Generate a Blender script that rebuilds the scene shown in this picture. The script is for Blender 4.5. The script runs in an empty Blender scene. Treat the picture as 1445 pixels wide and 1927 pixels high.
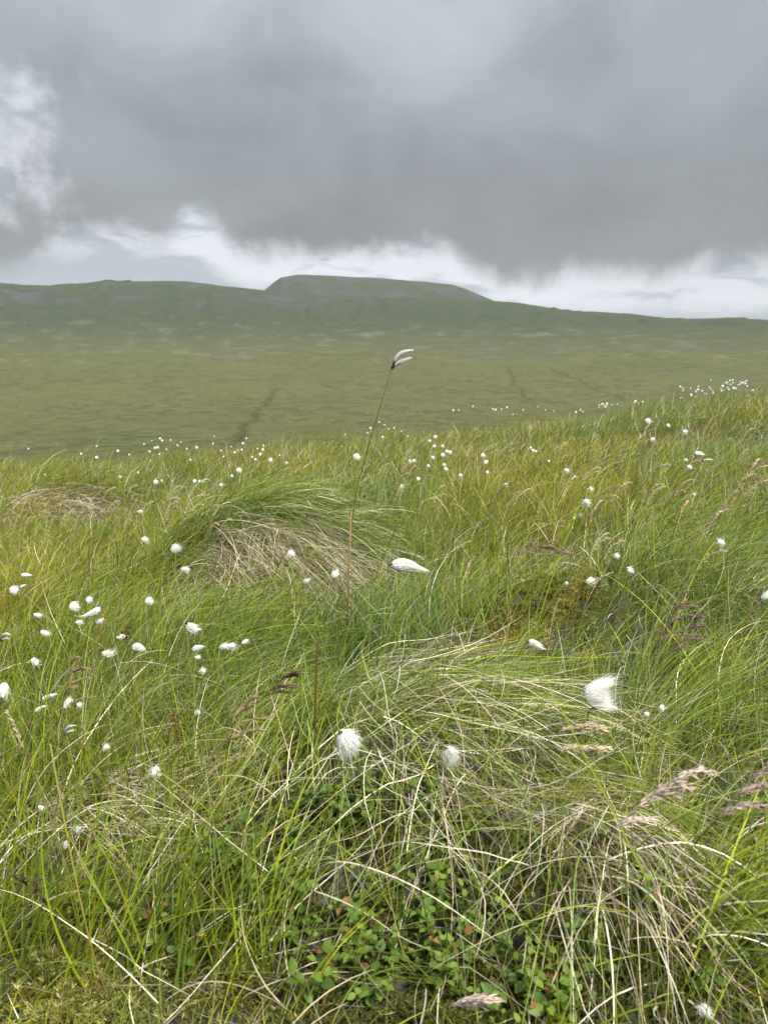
import bpy, math, random
import numpy as np
from mathutils import Vector

S = bpy.context.scene
COL = S.collection
R = math.radians
rng = np.random.default_rng(11)
random.seed(11)

# ------------------------------------------------------------------ camera
F, CU, CV = 1284.7, 722.5, 963.5        # photograph's focal length and centre, in its own pixels
PITCH = R(14.1)
CAMZ = 0.65
cd = bpy.data.cameras.new('camera')
cd.sensor_fit = 'VERTICAL'; cd.sensor_height = 36.0; cd.sensor_width = 27.0
cd.lens = 24.0; cd.clip_start = 0.02; cd.clip_end = 20000
cd.dof.use_dof = True; cd.dof.focus_distance = 1.4; cd.dof.aperture_fstop = 10
cam = bpy.data.objects.new('camera', cd); COL.objects.link(cam)
cam.location = (0, 0, CAMZ); cam.rotation_euler = (math.pi/2 - PITCH, 0, 0)
S.camera = cam

# ------------------------------------------------------------------ light and exposure
SUN_EL, SUN_AZ = R(58), R(135)      # high, thinly veiled, to the right of the viewer
sd = bpy.data.lights.new('sun', 'SUN'); sd.energy = 3.8; sd.angle = R(9); sd.color = (1.0, 0.96, 0.88)
sun = bpy.data.objects.new('sun', sd); COL.objects.link(sun)
sv = Vector((math.sin(SUN_AZ)*math.cos(SUN_EL), math.cos(SUN_AZ)*math.cos(SUN_EL), math.sin(SUN_EL)))
sun.rotation_euler = sv.to_track_quat('Z', 'Y').to_euler()
sun.location = (0, 0, 600)
S.view_settings.view_transform = 'Standard'; S.view_settings.look = 'None'
S.view_settings.exposure = 1.0; S.view_settings.gamma = 1.0
S.cycles.max_bounces = 8; S.cycles.diffuse_bounces = 5; S.cycles.glossy_bounces = 2
S.cycles.transmission_bounces = 4; S.cycles.volume_bounces = 0
S.cycles.use_denoising = True; S.cycles.denoiser = 'OPENIMAGEDENOISE'; S.cycles.denoising_input_passes = 'RGB_ALBEDO_NORMAL'; S.cycles.denoising_prefilter = 'ACCURATE'
S.cycles.sample_clamp_indirect = 4.0

# ------------------------------------------------------------------ sky
w = bpy.data.worlds.new('World'); S.world = w; w.use_nodes = True
nt = w.node_tree; nt.nodes.clear()


class N:
    """tiny node-graph helper"""
    def __init__(s, tree): s.t = tree
    def new(s, typ, **kw):
        n = s.t.nodes.new(typ)
        for k, v in kw.items(): setattr(n, k, v)
        return n
    def _set(s, sock, v):
        if isinstance(v, bpy.types.NodeSocket): s.t.links.new(v, sock)
        else: sock.default_value = v
    def math(s, op, a, b=0.0, c=None, clamp=False):
        n = s.new('ShaderNodeMath', operation=op, use_clamp=clamp)
        s._set(n.inputs[0], a); s._set(n.inputs[1], b)
        if c is not None: s._set(n.inputs[2], c)
        return n.outputs[0]
    def smooth(s, x, lo, hi, a=0.0, b=1.0):
        n = s.new('ShaderNodeMapRange', interpolation_type='SMOOTHSTEP')
        for k, v in enumerate((x, lo, hi, a, b)): s._set(n.inputs[k], v)
        return n.outputs[0]
    def mix(s, f, a, b):
        n = s.new('ShaderNodeMix', data_type='RGBA')
        s._set(n.inputs[0], f); s._set(n.inputs[6], a); s._set(n.inputs[7], b)
        return n.outputs[2]
    def noise(s, vec, scale, detail=5, rough=0.55, dist=0.0):
        n = s.new('ShaderNodeTexNoise')
        s._set(n.inputs['Vector'], vec); n.inputs['Scale'].default_value = scale
        n.inputs['Detail'].default_value = detail; n.inputs['Roughness'].default_value = rough
        n.inputs['Distortion'].default_value = dist
        return n.outputs[0]
    def xyz(s, x, y, z):
        n = s.new('ShaderNodeCombineXYZ')
        for k, v in enumerate((x, y, z)): s._set(n.inputs[k], v)
        return n.outputs[0]


def c4(r, g, b): return (r, g, b, 1.0)


g = N(nt)
tc = g.new('ShaderNodeTexCoord'); sep = g.new('ShaderNodeSeparateXYZ')
nt.links.new(tc.outputs['Generated'], sep.inputs[0])
X, Y, Z = sep.outputs
DIR = tc.outputs['Generated']
az = g.math('MULTIPLY', g.math('ARCTAN2', X, Y), 180/math.pi)
el = g.math('MULTIPLY', g.math('ARCSINE', Z), 180/math.pi)
n_edge = g.noise(DIR, 9.0, 10, 0.62, 0.25)
n_big = g.noise(DIR, 3.2, 4, 0.5, 0.4)
st = g.new('ShaderNodeMapping'); st.inputs['Rotation'].default_value = (0, R(-40), 0); st.inputs['Scale'].default_value = (2.6, 2.6, 5.5)
nt.links.new(DIR, st.inputs['Vector'])
n_streak = g.noise(st.outputs[0], 1.6, 5, 0.5, 0.5)
st2 = g.new('ShaderNodeMapping'); st2.inputs['Scale'].default_value = (5, 5, 17)
nt.links.new(DIR, st2.inputs['Vector'])
n_low = g.noise(st2.outputs[0], 2.0, 6, 0.55, 0.3)
# height of the ragged cloud base by bearing
fc = g.new('ShaderNodeFloatCurve')
base_pts = [(-34, 5.0), (-27, 5.6), (-24, 6.8), (-22.5, 7.3), (-19, 7.9), (-16.5, 7.6), (-14.6, 8.9), (-13, 8.7), (-11.5, 7.5), (-8, 7.0), (-3, 6.9),
            (1, 7.4), (4, 7.5), (6, 6.2), (10, 5.2), (15, 4.8), (21, 4.9), (26, 5.6), (34, 6.4)]
crv = fc.mapping.curves[0]
for k, (a_, e_) in enumerate(base_pts):
    x_, y_ = (a_ + 40)/80, e_/20
    if k < 2: crv.points[k].location = (x_, y_)
    else: crv.points.new(x_, y_)
fc.mapping.update()
nt.links.new(g.math('DIVIDE', g.math('ADD', az, 40.0), 80.0, clamp=True), fc.inputs[1])
base_el = g.math('MULTIPLY', fc.outputs[0], 20.0)
wob = g.math('MULTIPLY', g.math('SUBTRACT', n_edge, 0.5), 7.0)
above = g.math('ADD', g.math('ADD', g.math('SUBTRACT', el, base_el), wob), 0.75)
deck = g.smooth(above, -0.9, 2.0)
# gap on the left
dx = g.math('DIVIDE', g.math('ADD', az, 31.5), 7.2); dy = g.math('DIVIDE', g.math('SUBTRACT', el, 12.4), 4.6)
rr = g.math('SQRT', g.math('ADD', g.math('MULTIPLY', dx, dx), g.math('MULTIPLY', dy, dy)))
rr = g.math('ADD', rr, g.math('MULTIPLY', g.math('SUBTRACT', n_edge, 0.5), 3.4))
gap = g.smooth(rr, 1.5, 0.45)
deck = g.math('MULTIPLY', deck, g.math('SUBTRACT', 1.0, g.math('MULTIPLY', gap, 0.9)))
# grey of the cloud deck: darkest just above its base, paler and bluer higher up
ramp = g.smooth(el, 5.5, 24.0)
body = g.mix(ramp, c4(0.134, 0.143, 0.146), c4(0.238, 0.264, 0.285))
mod = g.math('ADD', g.math('MULTIPLY', g.math('SUBTRACT', n_streak, 0.5), 0.8), g.math('MULTIPLY', g.math('SUBTRACT', n_big, 0.5), 0.75))
mod = g.math('ADD', mod, g.math('MULTIPLY', g.math('SUBTRACT', n_edge, 0.5), 0.22))
mod = g.math('ADD', mod, 1.0)
hsv = g.new('ShaderNodeHueSaturation'); nt.links.new(body, hsv.inputs['Color']); nt.links.new(mod, hsv.inputs['Value'])
body = hsv.outputs[0]
gapc = g.mix(g.smooth(n_low, 0.34, 0.5), c4(0.25, 0.275, 0.30), c4(0.40, 0.42, 0.445))
lowc = g.mix(g.smooth(g.math('ADD', el, g.math('MULTIPLY', n_low, 3.0)), g.math('SUBTRACT', g.smooth(az, -9, -17, 4.6, 6.6), g.smooth(az, 4, 12, 0, 1.7)), g.math('SUBTRACT', g.smooth(az, -9, -17, 6.4, 9.0), g.smooth(az, 4, 12, 0, 1.7))), c4(0.235, 0.26, 0.285), gapc)
cloud = g.mix(deck, lowc, body)
# unseen cloud above the frame, brightness added to light the ground
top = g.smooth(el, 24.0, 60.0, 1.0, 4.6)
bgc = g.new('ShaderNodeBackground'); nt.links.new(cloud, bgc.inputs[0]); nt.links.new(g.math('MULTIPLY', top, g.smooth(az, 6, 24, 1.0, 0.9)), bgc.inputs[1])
sky = g.new('ShaderNodeTexSky', sky_type='NISHITA', sun_disc=False)
sky.sun_elevation = SUN_EL; sky.sun_rotation = SUN_AZ
bgs = g.new('ShaderNodeBackground'); nt.links.new(sky.outputs[0], bgs.inputs[0]); bgs.inputs[1].default_value = 0.05
mx = g.new('ShaderNodeMixShader'); mx.inputs[0].default_value = 0.95
nt.links.new(bgs.outputs[0], mx.inputs[1]); nt.links.new(bgc.outputs[0], mx.inputs[2])
wo = g.new('ShaderNodeOutputWorld'); nt.links.new(mx.outputs[0], wo.inputs[0])


# ------------------------------------------------------------------ terrain as a function
def ss(x, a, b):
    t = np.clip((x - a)/(b - a), 0, 1); return t*t*(3 - 2*t)


def vnoise(x, y, seed=0):
    xi = np.floor(x).astype(np.int64); yi = np.floor(y).astype(np.int64)
    fx, fy = x - xi, y - yi
    fx = fx*fx*(3 - 2*fx); fy = fy*fy*(3 - 2*fy)
    def h(a, b):
        v = ((a & 0xffffffff)*374761393 + (b & 0xffffffff)*668265263 + seed*974634777) & 0xffffffff
        v = ((v ^ (v >> 13))*1274126177) & 0xffffffff
        return (v ^ (v >> 16))/4294967296.0
    return (h(xi, yi)*(1-fx) + h(xi+1, yi)*fx)*(1-fy) + (h(xi, yi+1)*(1-fx) + h(xi+1, yi+1)*fx)*fy


def fbm(x, y, o=4, seed=0):
    s = 0.0; a = 0.5
    for k in range(o):
        s = s + a*(vnoise(x, y, seed + k) - 0.5); a *= 0.5; x = x*2.03 + 5.1; y = y*2.03 + 1.7
    return s*2


def ray(u, v):
    x = (u - CU)/F; yc = (CV - v)/F
    return np.array([x, math.cos(PITCH) + math.sin(PITCH)*yc, -math.sin(PITCH) + math.cos(PITCH)*yc])


def bearing(u, v):
    d = ray(u, v); return math.atan2(d[0], d[1]), d[2]/math.hypot(d[0], d[1])


sil_left = [(-900, 560), (-500, 540), (-200, 528), (0, 533), (110, 537), (200, 529), (330, 530), (440, 541), (520, 549), (620, 556), (760, 560), (900, 565),
            (940, 568), (1000, 574), (1080, 586), (1120, 587), (1200, 594), (1250, 600), (1370, 597), (1445, 600), (1700, 590), (2200, 560)]
sil_peak = [(420, 640), (470, 575), (500, 546), (514, 534), (528, 524), (560, 519), (640, 521), (720, 525), (800, 532), (855, 540), (880, 548), (910, 560), (950, 575), (1050, 640)]
LA = np.array([bearing(*p) for p in sil_left]); PA = np.array([bearing(*p) for p in sil_peak])
PR = np.array([0, 30, 60, 150, 400, 700, 1000, 1500, 2000, 2500, 8000.])
PZ = np.array([-1, -6, -13, -34, -63, -77, -79, -60, -24, 22, 300.])
GUL = []


def far_z(x, y):
    r = np.hypot(x, y) + 1e-6; a = np.arctan2(x, y)
    prof = np.interp(r, PR, PZ)
    prof = 0.5*prof + 0.25*(np.interp(r*0.93, PR, PZ) + np.interp(r*1.07, PR, PZ))
    ridge = 3400*np.interp(a, LA[:, 0], LA[:, 1])
    t = ss(r, 2050, 3450)
    sh = prof*(1 - t) + ridge*t - np.maximum(r - 3450, 0)*0.03
    pk = 4300*np.interp(a, PA[:, 0], PA[:, 1], left=-0.02, right=-0.02)
    tp = ss(r, 3420, 4250)**0.85
    pk = -60 + (pk + 60)*tp - np.maximum(r - 4300, 0)*0.02
    z = np.where(r > 3350, np.maximum(sh, pk), sh)
    amp = ss(r, 120, 600)
    z = z + amp*(fbm(x/420, y/420, 5, 3)*16*(1 - 0.5*ss(r, 2600, 3300)) + fbm(x/60, y/60, 3, 9)*2.2)
    z = z - ss(r, 2200, 2800)*(1 - ss(r, 3250, 3420))*(np.abs(fbm(a*24 + fbm(x/300, y/300, 2, 8), r/900, 3, 15)) * 34 - 4)
    wv = ss(np.cos(a), -0.2, 0.5)
    return wv*z + (1 - wv)*10*ss(r, 0, 250)


MOUNDS = []


def near_base(x, y):
    xs = 8*np.tanh(x/8); yy = np.maximum(y, -4)
    s = np.clip(yy - 5.0, 0, 5.5)
    z = -0.06*yy + 0.10*xs + 0.0075*xs*xs - 0.02*s*s - 0.22*np.maximum(yy - 10.5, 0)
    return z


def H(x, y):
    x = np.asarray(x, float); y = np.asarray(y, float)
    r = np.hypot(x, y)
    z = near_base(x, y)
    z = z + fbm(x/1.3, y/1.3, 2, 21)*0.07*ss(r, 0.5, 2.5) + fbm(x/0.28, y/0.28, 3, 31)*0.028
    for (cx, cy, rx, ry, h) in MOUNDS:
        q = ((x - cx)/rx)**2 + ((y - cy)/ry)**2
        z = z + h*np.exp(-q*q*0.5 - q*0.5)
    return z


def drain_dist(x, y, pts):
    wx = x + 9*fbm(x/38, y/38, 3, 5); wy = y + 9*fbm(x/38, y/38, 3, 6)
    dm = np.full(np.shape(x), 1e9)
    for (x0, y0), (x1, y1) in zip(pts[:-1], pts[1:]):
        L2 = (x1-x0)**2 + (y1-y0)**2
        t = np.clip(((wx-x0)*(x1-x0) + (wy-y0)*(y1-y0))/L2, 0, 1)
        dm = np.minimum(dm, np.hypot(wx - x0 - t*(x1-x0), wy - y0 - t*(y1-y0)))
    return dm*(1 + 0.8*fbm(x/15, y/15, 3, 77))


def terrain(x, y):
    r = np.hypot(x, y)
    m = ss(r, 12, 60)
    z = (1 - m)*H(x, y) + m*far_z(x, y)
    for pts, wd, dep in GUL:
        z = z - dep*np.exp(-(drain_dist(x, y, pts)/wd)**2)
    return z


TS = np.geomspace(0.25, 15, 2500)
TF = np.geomspace(150, 7000, 4000)


def hit(u, v, h=0.0, fn=None, T=TS):
    """where the sight line through a point of the photograph meets the ground (raised by h)"""
    d = ray(u, v); fn = fn or H
    P = np.outer(T, d); P[:, 2] += CAMZ
    gap_ = P[:, 2] - fn(P[:, 0], P[:, 1]) - h
    k = np.argmax(gap_ <= 0)
    if gap_[k] > 0: k = int(np.argmin(gap_))
    elif k > 0:
        f_ = gap_[k-1]/(gap_[k-1] - gap_[k]); return P[k-1] + (P[k] - P[k-1])*f_
    return P[k]


for (u, v, h, rx, ry) in [(800, 1405, 0.10, 0.25, 0.20), (1135, 1640, 0.085, 0.13, 0.11), (470, 990, 0.27, 0.34, 0.30), (110, 935, 0.20, 0.42, 0.4),
                          (1030, 1120, 0.11, 0.20, 0.17), (120, 1545, 0.05, 0.14, 0.10), (560, 1640, 0.05, 0.16, 0.10), (1300, 1130, 0.07, 0.3, 0.2), (300, 1250, 0.06, 0.3, 0.15)]:
    q = hit(u, v, h*0.8, near_base)
    MOUNDS.append((q[0], q[1], rx, ry, h))
for px, wd, dep in [([(528, 728), (505, 748), (487, 768), (478, 785), (455, 806), (436, 836)], 3.2, 2.2),
                    ([(950, 690), (962, 706), (966, 722), (985, 738), (998, 755)], 2.2, 1.4), ([(1030, 690), (1080, 712), (1110, 730), (1170, 752)], 2.4, 1.2),
                    ([(1180, 660), (1240, 676), (1300, 690)], 5, 3.0), ([(560, 660), (620, 668), (690, 664)], 6, 3.0)]:
    GUL.append(([tuple(hit(u, v, 0, far_z, TF)[:2]) for u, v in px], wd, dep))


# ------------------------------------------------------------------ materials
def mat(name):
    m = bpy.data.materials.new(name); m.use_nodes = True
    t = m.node_tree; t.nodes.clear(); return m, N(t)


def finish(m, gg, shader):
    o = gg.new('ShaderNodeOutputMaterial'); gg.t.links.new(shader, o.inputs[0]); return m


def blade_mat(name, rough=0.5, trans=0.35, spec=0.3, gain=1.0):
    m, q = mat(name)
    at_ = q.new('ShaderNodeAttribute', attribute_name='tint')
    b = q.new('ShaderNodeBsdfPrincipled'); q.t.links.new(at_.outputs[0], b.inputs['Base Color'])
    b.inputs['Roughness'].default_value = rough; b.inputs['Specular IOR Level'].default_value = spec
    tr = q.new('ShaderNodeBsdfTranslucent'); q.t.links.new(at_.outputs[0], tr.inputs[0])
    ms = q.new('ShaderNodeMixShader'); ms.inputs[0].default_value = trans
    q.t.links.new(b.outputs[0], ms.inputs[1]); q.t.links.new(tr.outputs[0], ms.inputs[2])
    return finish(m, q, ms.outputs[0])


M_BLADE = blade_mat('grass_blade', 0.45, 0.28, 0.3)
M_STRAW = blade_mat('dead_straw', 0.6, 0.25, 0.25)
M_MOSS = blade_mat('moss_leaf', 0.7, 0.3, 0.1)
M_LEAF = blade_mat('bilberry_leaf', 0.5, 0.3, 0.25)
M_STEM = blade_mat('plant_stem', 0.5, 0.15, 0.3)
M_COTTON = blade_mat('cotton_hair', 0.9, 0.5, 0.05)
M_SPIKE = blade_mat('seed_husk', 0.6, 0.3, 0.2)

m, q = mat('peaty_ground')
co = q.new('ShaderNodeTexCoord').outputs['Object']
n1 = q.noise(co, 5.0, 6, 0.6); n2 = q.noise(co, 60.0, 5, 0.65); n3 = q.noise(co, 0.9, 3, 0.5)
c = q.mix(q.smooth(n2, 0.35, 0.7), c4(0.014, 0.012, 0.006), c4(0.055, 0.05, 0.017))
c = q.mix(q.smooth(n1, 0.45, 0.7), c, c4(0.05, 0.06, 0.016))
c = q.mix(q.math('MULTIPLY', q.smooth(n3, 0.5, 0.65), 0.5), c, c4(0.09, 0.065, 0.03))
b = q.new('ShaderNodeBsdfPrincipled'); q.t.links.new(c, b.inputs['Base Color']); b.inputs['Roughness'].default_value = 0.95
bp = q.new('ShaderNodeBump'); bp.inputs['Strength'].default_value = 0.8; bp.inputs['Distance'].default_value = 0.01
q.t.links.new(n2, bp.inputs['Height']); q.t.links.new(bp.outputs[0], b.inputs['Normal'])
M_GROUND = finish(m, q, b.outputs[0])

m, q = mat('moor_vegetation')
co = q.new('ShaderNodeTexCoord').outputs['Object']
n1 = q.noise(co, 0.012, 6, 0.62); n2 = q.noise(co, 0.05, 6, 0.65, 0.4); n3 = q.noise(co, 0.3, 5, 0.7); n4 = q.noise(co, 0.0035, 4, 0.5)
c = q.mix(q.smooth(n1, 0.36, 0.64), c4(0.078, 0.082, 0.028), c4(0.102, 0.090, 0.038))
c = q.mix(q.math('MULTIPLY', q.smooth(n2, 0.45, 0.60), 0.7), c, c4(0.040, 0.046, 0.017))
c = q.mix(q.math('MULTIPLY', q.smooth(n4, 0.50, 0.62), 0.5), c, c4(0.086, 0.091, 0.028))
c = q.mix(q.math('MULTIPLY', q.smooth(n3, 0.44, 0.62), 0.6), c, c4(0.026, 0.032, 0.011))
sz = q.new('ShaderNodeSeparateXYZ'); q.t.links.new(co, sz.inputs[0])
hi = q.math('ADD', sz.outputs[2], q.math('MULTIPLY', q.math('SUBTRACT', n1, 0.5), 120))
c = q.mix(q.math('MULTIPLY', q.smooth(hi, -85, 80), 0.88), c, q.mix(q.smooth(n2, 0.4, 0.6), c4(0.013, 0.026, 0.011), c4(0.032, 0.040, 0.018)))  # bilberry heath higher up
stp = q.math('MULTIPLY', q.smooth(n2, 0.28, 0.36, 1, 0), q.smooth(n1, 0.45, 0.55))
c = q.mix(q.math('MULTIPLY', stp, 0.4), c, c4(0.17, 0.13, 0.07))
ar = q.new('ShaderNodeAttribute', attribute_name='cover')
sp = q.new('ShaderNodeSeparateColor'); q.t.links.new(ar.outputs[0], sp.inputs[0])
c = q.mix(q.math('MULTIPLY', sp.outputs[0], 0.6), c, c4(0.026, 0.034, 0.011))                      # rushes along the drains
rk = q.math('MULTIPLY', sp.outputs[1], q.smooth(q.noise(co, 0.008, 6, 0.62), 0.46, 0.62))
c = q.mix(q.math('MULTIPLY', rk, 0.75), c, c4(0.050, 0.047, 0.054))                                  # scree
gk = q.math('MULTIPLY', sp.outputs[2], q.smooth(q.noise(co, 0.014, 6, 0.68), 0.52, 0.66))
c = q.mix(q.math('MULTIPLY', gk, 0.25), c, c4(0.17, 0.155, 0.12))                                  # bleached grass and limestone
b = q.new('ShaderNodeBsdfPrincipled'); q.t.links.new(c, b.inputs['Base Color']); b.inputs['Roughness'].default_value = 1.0
b.inputs['Specular IOR Level'].default_value = 0.05
bp = q.new('ShaderNodeBump'); bp.inputs['Strength'].default_value = 0.7; bp.inputs['Distance'].default_value = 3.0
q.t.links.new(q.noise(co, 0.16, 6, 0.7), bp.inputs['Height']); q.t.links.new(bp.outputs[0], b.inputs['Normal'])
M_MOOR = finish(m, q, b.outputs[0])


# ------------------------------------------------------------------ mesh helpers
class Geo:
    def __init__(s): s.V, s.C, s.Q, s.MI, s.n = [], [], [], [], 0
    def add(s, V, C, Q, mi=0):
        V = np.asarray(V, np.float32).reshape(-1, 3); C = np.broadcast_to(np.asarray(C, np.float32), V.shape)
        s.V.append(V); s.C.append(C); s.Q.append(np.asarray(Q, np.int64).reshape(-1, 4) + s.n)
        s.MI.append(np.full(len(s.Q[-1]), mi, np.int32)); s.n += len(V)
        return s
    def mesh(s, name, mats, origin=(0, 0, 0), attr='tint', smooth=True):
        V = np.concatenate(s.V) - np.asarray(origin, np.float32); C = np.concatenate(s.C); Q = np.concatenate(s.Q).astype(np.int32); MI = np.concatenate(s.MI)
        me = bpy.data.meshes.new(name)
        me.vertices.add(len(V)); me.vertices.foreach_set('co', np.ascontiguousarray(V, np.float32).ravel())
        me.loops.add(Q.size); me.loops.foreach_set('vertex_index', Q.ravel())
        me.polygons.add(len(Q)); me.polygons.foreach_set('loop_start', np.arange(0, Q.size, 4, dtype=np.int32))
        for mt in mats: me.materials.append(mt)
        if len(mats) > 1: me.polygons.foreach_set('material_index', MI)
        me.polygons.foreach_set('use_smooth', np.full(len(Q), smooth, bool))
        a = me.attributes.new(attr, 'FLOAT_COLOR', 'POINT')
        a.data.foreach_set('color', np.concatenate([C, np.ones((len(C), 1), np.float32)], 1).astype(np.float32).ravel())
        me.update(calc_edges=True)
        return me


def link(name, data, parent=None, loc=(0, 0, 0)):
    o = bpy.data.objects.new(name, data); COL.objects.link(o); o.location = loc
    if parent: o.parent = parent
    return o


def tag(o, label, cat=None, group=None, kind=None):
    o['label'] = label
    if cat: o['category'] = cat
    if group: o['group'] = group
    if kind: o['kind'] = kind
    return o


def thing(name, label, cat, loc, group=None):
    return tag(link(name, None, None, loc), label, cat, group, 'thing')


def nrm(a): return a/np.maximum(np.linalg.norm(a, axis=-1, keepdims=True), 1e-9)


def strands(P, L, az_, el_, W, segs=6, droop=0.6, wind=(0.3, 0.0), jit=0.1, c0=None, c1=None, clear=None, r=rng, taper=0.7, up=None):
    """many thin arching blades as flat ribbons; returns V, C, Q"""
    n = len(L); P = np.array(P, float)
    d = np.stack([np.cos(el_)*np.sin(az_), np.cos(el_)*np.cos(az_), np.sin(el_)], 1)
    droop = np.broadcast_to(droop, (n,)); step = (L/segs)[:, None]
    rv = nrm(r.normal(size=(n, 3))) if up is None else nrm(r.normal(size=(n, 3))*0.5 + np.asarray(up))
    V = np.empty((n, segs+1, 2, 3)); C = np.empty((n, segs+1, 2, 3))
    swirl = r.normal(size=(n, 3))*jit
    p = P
    for k in range(segs+1):
        t = k/segs
        sd_ = nrm(np.cross(d, rv))*(W*(max(1 - t, 0.0)**taper*0.9 + 0.1)*0.5)[:, None]
        V[:, k, 0] = p - sd_; V[:, k, 1] = p + sd_
        cc = c0*(1 - t) + c1*t
        C[:, k, 0] = cc; C[:, k, 1] = cc
        if k == segs: break
        pn = p + d*step
        if clear is not None:
            lo = H(pn[:, 0], pn[:, 1]) + clear*min(1.0, (k + 1)/5)
            m_ = pn[:, 2] < lo
            pn[m_, 2] = lo[m_]
            dz = np.clip((lo - p[:, 2])/step[:, 0], -0.9, 0.22)
            hd = d[:, :2]/np.maximum(np.linalg.norm(d[:, :2], axis=1, keepdims=True), 1e-6)
            d = np.where(m_[:, None], nrm(np.concatenate([hd, dz[:, None]], 1)), d)
        d = d + (swirl + r.normal(size=(n, 3))*jit*0.5)/segs*2
        d[:, 2] -= droop/segs
        d[:, 0] += wind[0]/segs; d[:, 1] += wind[1]/segs
        d = nrm(d); p = pn
    k = np.arange(segs); b0 = (np.arange(n)*(segs+1)*2)[:, None] + k[None]*2
    Q = np.stack([b0, b0+1, b0+3, b0+2], -1)
    return V.reshape(-1, 3), C.reshape(-1, 3), Q.reshape(-1, 4)


def tube(path, rad, col, sides=5):
    path = np.asarray(path, float); n = len(path); rad = np.broadcast_to(rad, (n,)); col = np.broadcast_to(np.asarray(col, float), (n, 3))
    tg = nrm(np.gradient(path, axis=0)); ref = np.array([0.31, 0.94, 0.12])
    a = nrm(np.cross(tg, ref)); b_ = np.cross(tg, a)
    th = np.linspace(0, 2*math.pi, sides, endpoint=False)
    V = path[:, None] + rad[:, None, None]*(np.cos(th)[None, :, None]*a[:, None] + np.sin(th)[None, :, None]*b_[:, None])
    C = np.repeat(col[:, None], sides, 1)
    i = np.arange(n-1)[:, None]*sides; j = np.arange(sides)[None]; j2 = (j+1) % sides
    Q = np.stack([i+j, i+j2, i+sides+j2, i+sides+j], -1)
    return V.reshape(-1, 3), C.reshape(-1, 3), Q.reshape(-1, 4)


def bez(p0, p1, p2, p3, n=10):
    t = np.linspace(0, 1, n)[:, None]
    return (1-t)**3*np.asarray(p0) + 3*(1-t)**2*t*np.asarray(p1) + 3*(1-t)*t*t*np.asarray(p2) + t**3*np.asarray(p3)


# linear albedos
YG = np.array((0.21, 0.25, 0.014)); MG = np.array((0.135, 0.18, 0.017)); BG = np.array((0.118, 0.16, 0.032)); OL = np.array((0.19, 0.165, 0.032))
PG = np.array((0.25, 0.32, 0.10))
ST = np.array((0.62, 0.55, 0.40)); SP_ = np.array((0.42, 0.33, 0.24)); DB = np.array((0.12, 0.075, 0.04)); OR = np.array((0.38, 0.15, 0.035)); RD = np.array((0.20, 0.055, 0.035))


def pick(cols, probs, n, r=rng, var=0.3):
    k = r.choice(len(cols), n, p=np.array(probs)/sum(probs))
    c_ = np.array(cols)[k]
    return c_*(1 + r.normal(size=(n, 1))*var).clip(0.5, 1.7)*(1 + r.normal(size=(n, 3))*0.05)


# ------------------------------------------------------------------ land: near ground, moor, hill as one continuous sheet
azs = np.concatenate([np.linspace(-180, -56, 32, endpoint=False), np.linspace(-56, -40, 40, endpoint=False), np.linspace(-40, 40, 800, endpoint=False),
                      np.linspace(40, 56, 40, endpoint=False), np.linspace(56, 180, 32, endpoint=False)])*math.pi/180
rs = np.concatenate([[0.02], np.geomspace(0.25, 40, 260), np.geomspace(40, 2400, 250)[1:], np.linspace(2400, 6000, 190)[1:]])
A, RR = np.meshgrid(azs, rs)
GX, GY = RR*np.sin(A), RR*np.cos(A)
GZ = np.concatenate([terrain(GX[i:i+50], GY[i:i+50]) for i in range(0, len(rs), 50)])
cov = np.zeros(GX.shape + (3,), np.float32)
for pts, wd, dep in GUL:
    dm = drain_dist(GX, GY, pts)
    cov[..., 0] = np.maximum(cov[..., 0], np.exp(-(dm/(wd*1.6))**2))
cov[..., 1] = np.maximum(ss(RR, 2500, 2900)*ss(-A, -0.05, 0.1)*(1 - ss(RR, 3150, 3300)), ss(RR, 3600, 3750)*0.8)
cov[..., 2] = ss(RR, 1500, 1800)*(1 - ss(RR, 2350, 2650))
nA = len(azs)


def sheet(name, i0, i1, m_, label):
    n = i1 - i0
    V = np.stack([GX[i0:i1], GY[i0:i1], GZ[i0:i1]], -1).reshape(-1, 3)
    i = np.arange(n-1)[:, None]*nA; j = np.arange(nA)[None]; j2 = (j+1) % nA
    Q = np.stack([i+j, i+nA+j, i+nA+j2, i+j2], -1).reshape(-1, 4)[:, ::-1]
    ge = Geo().add(V, cov[i0:i1].reshape(-1, 3), Q)
    return tag(link(name, ge.mesh(name, [m_], attr='cover')), label, kind='structure')


k1 = 1 + 259; k2 = k1 + 249
sheet('ground', 0, k1+1, M_GROUND, 'near boggy slope of dark peat under grass and moss')
sheet('moorland', k1, k2+1, M_MOOR, 'wide olive green moorland valley floor crossed by dark drains')
sheet('hill', k2, len(rs), M_MOOR, 'long grey green hill with a flat topped summit')

# ------------------------------------------------------------------ the sward
FRONT = hit(760, 1560); MB = hit(300, 1880)


def wedge(n, y0, y1, mx_=0.75, pad=0.35):
    """points over the strip of ground in front of the viewer, wider than the frame"""
    y = np.sqrt(rng.uniform(y0*y0, y1*y1, n)); x = rng.uniform(-1, 1, n)*(mx_*y + pad)
    return x, y


def inside(x, y, u, v, rx, ry):
    q_ = hit(u, v); return np.exp(-(((x - q_[0])/rx)**2 + ((y - q_[1])/ry)**2))


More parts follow.
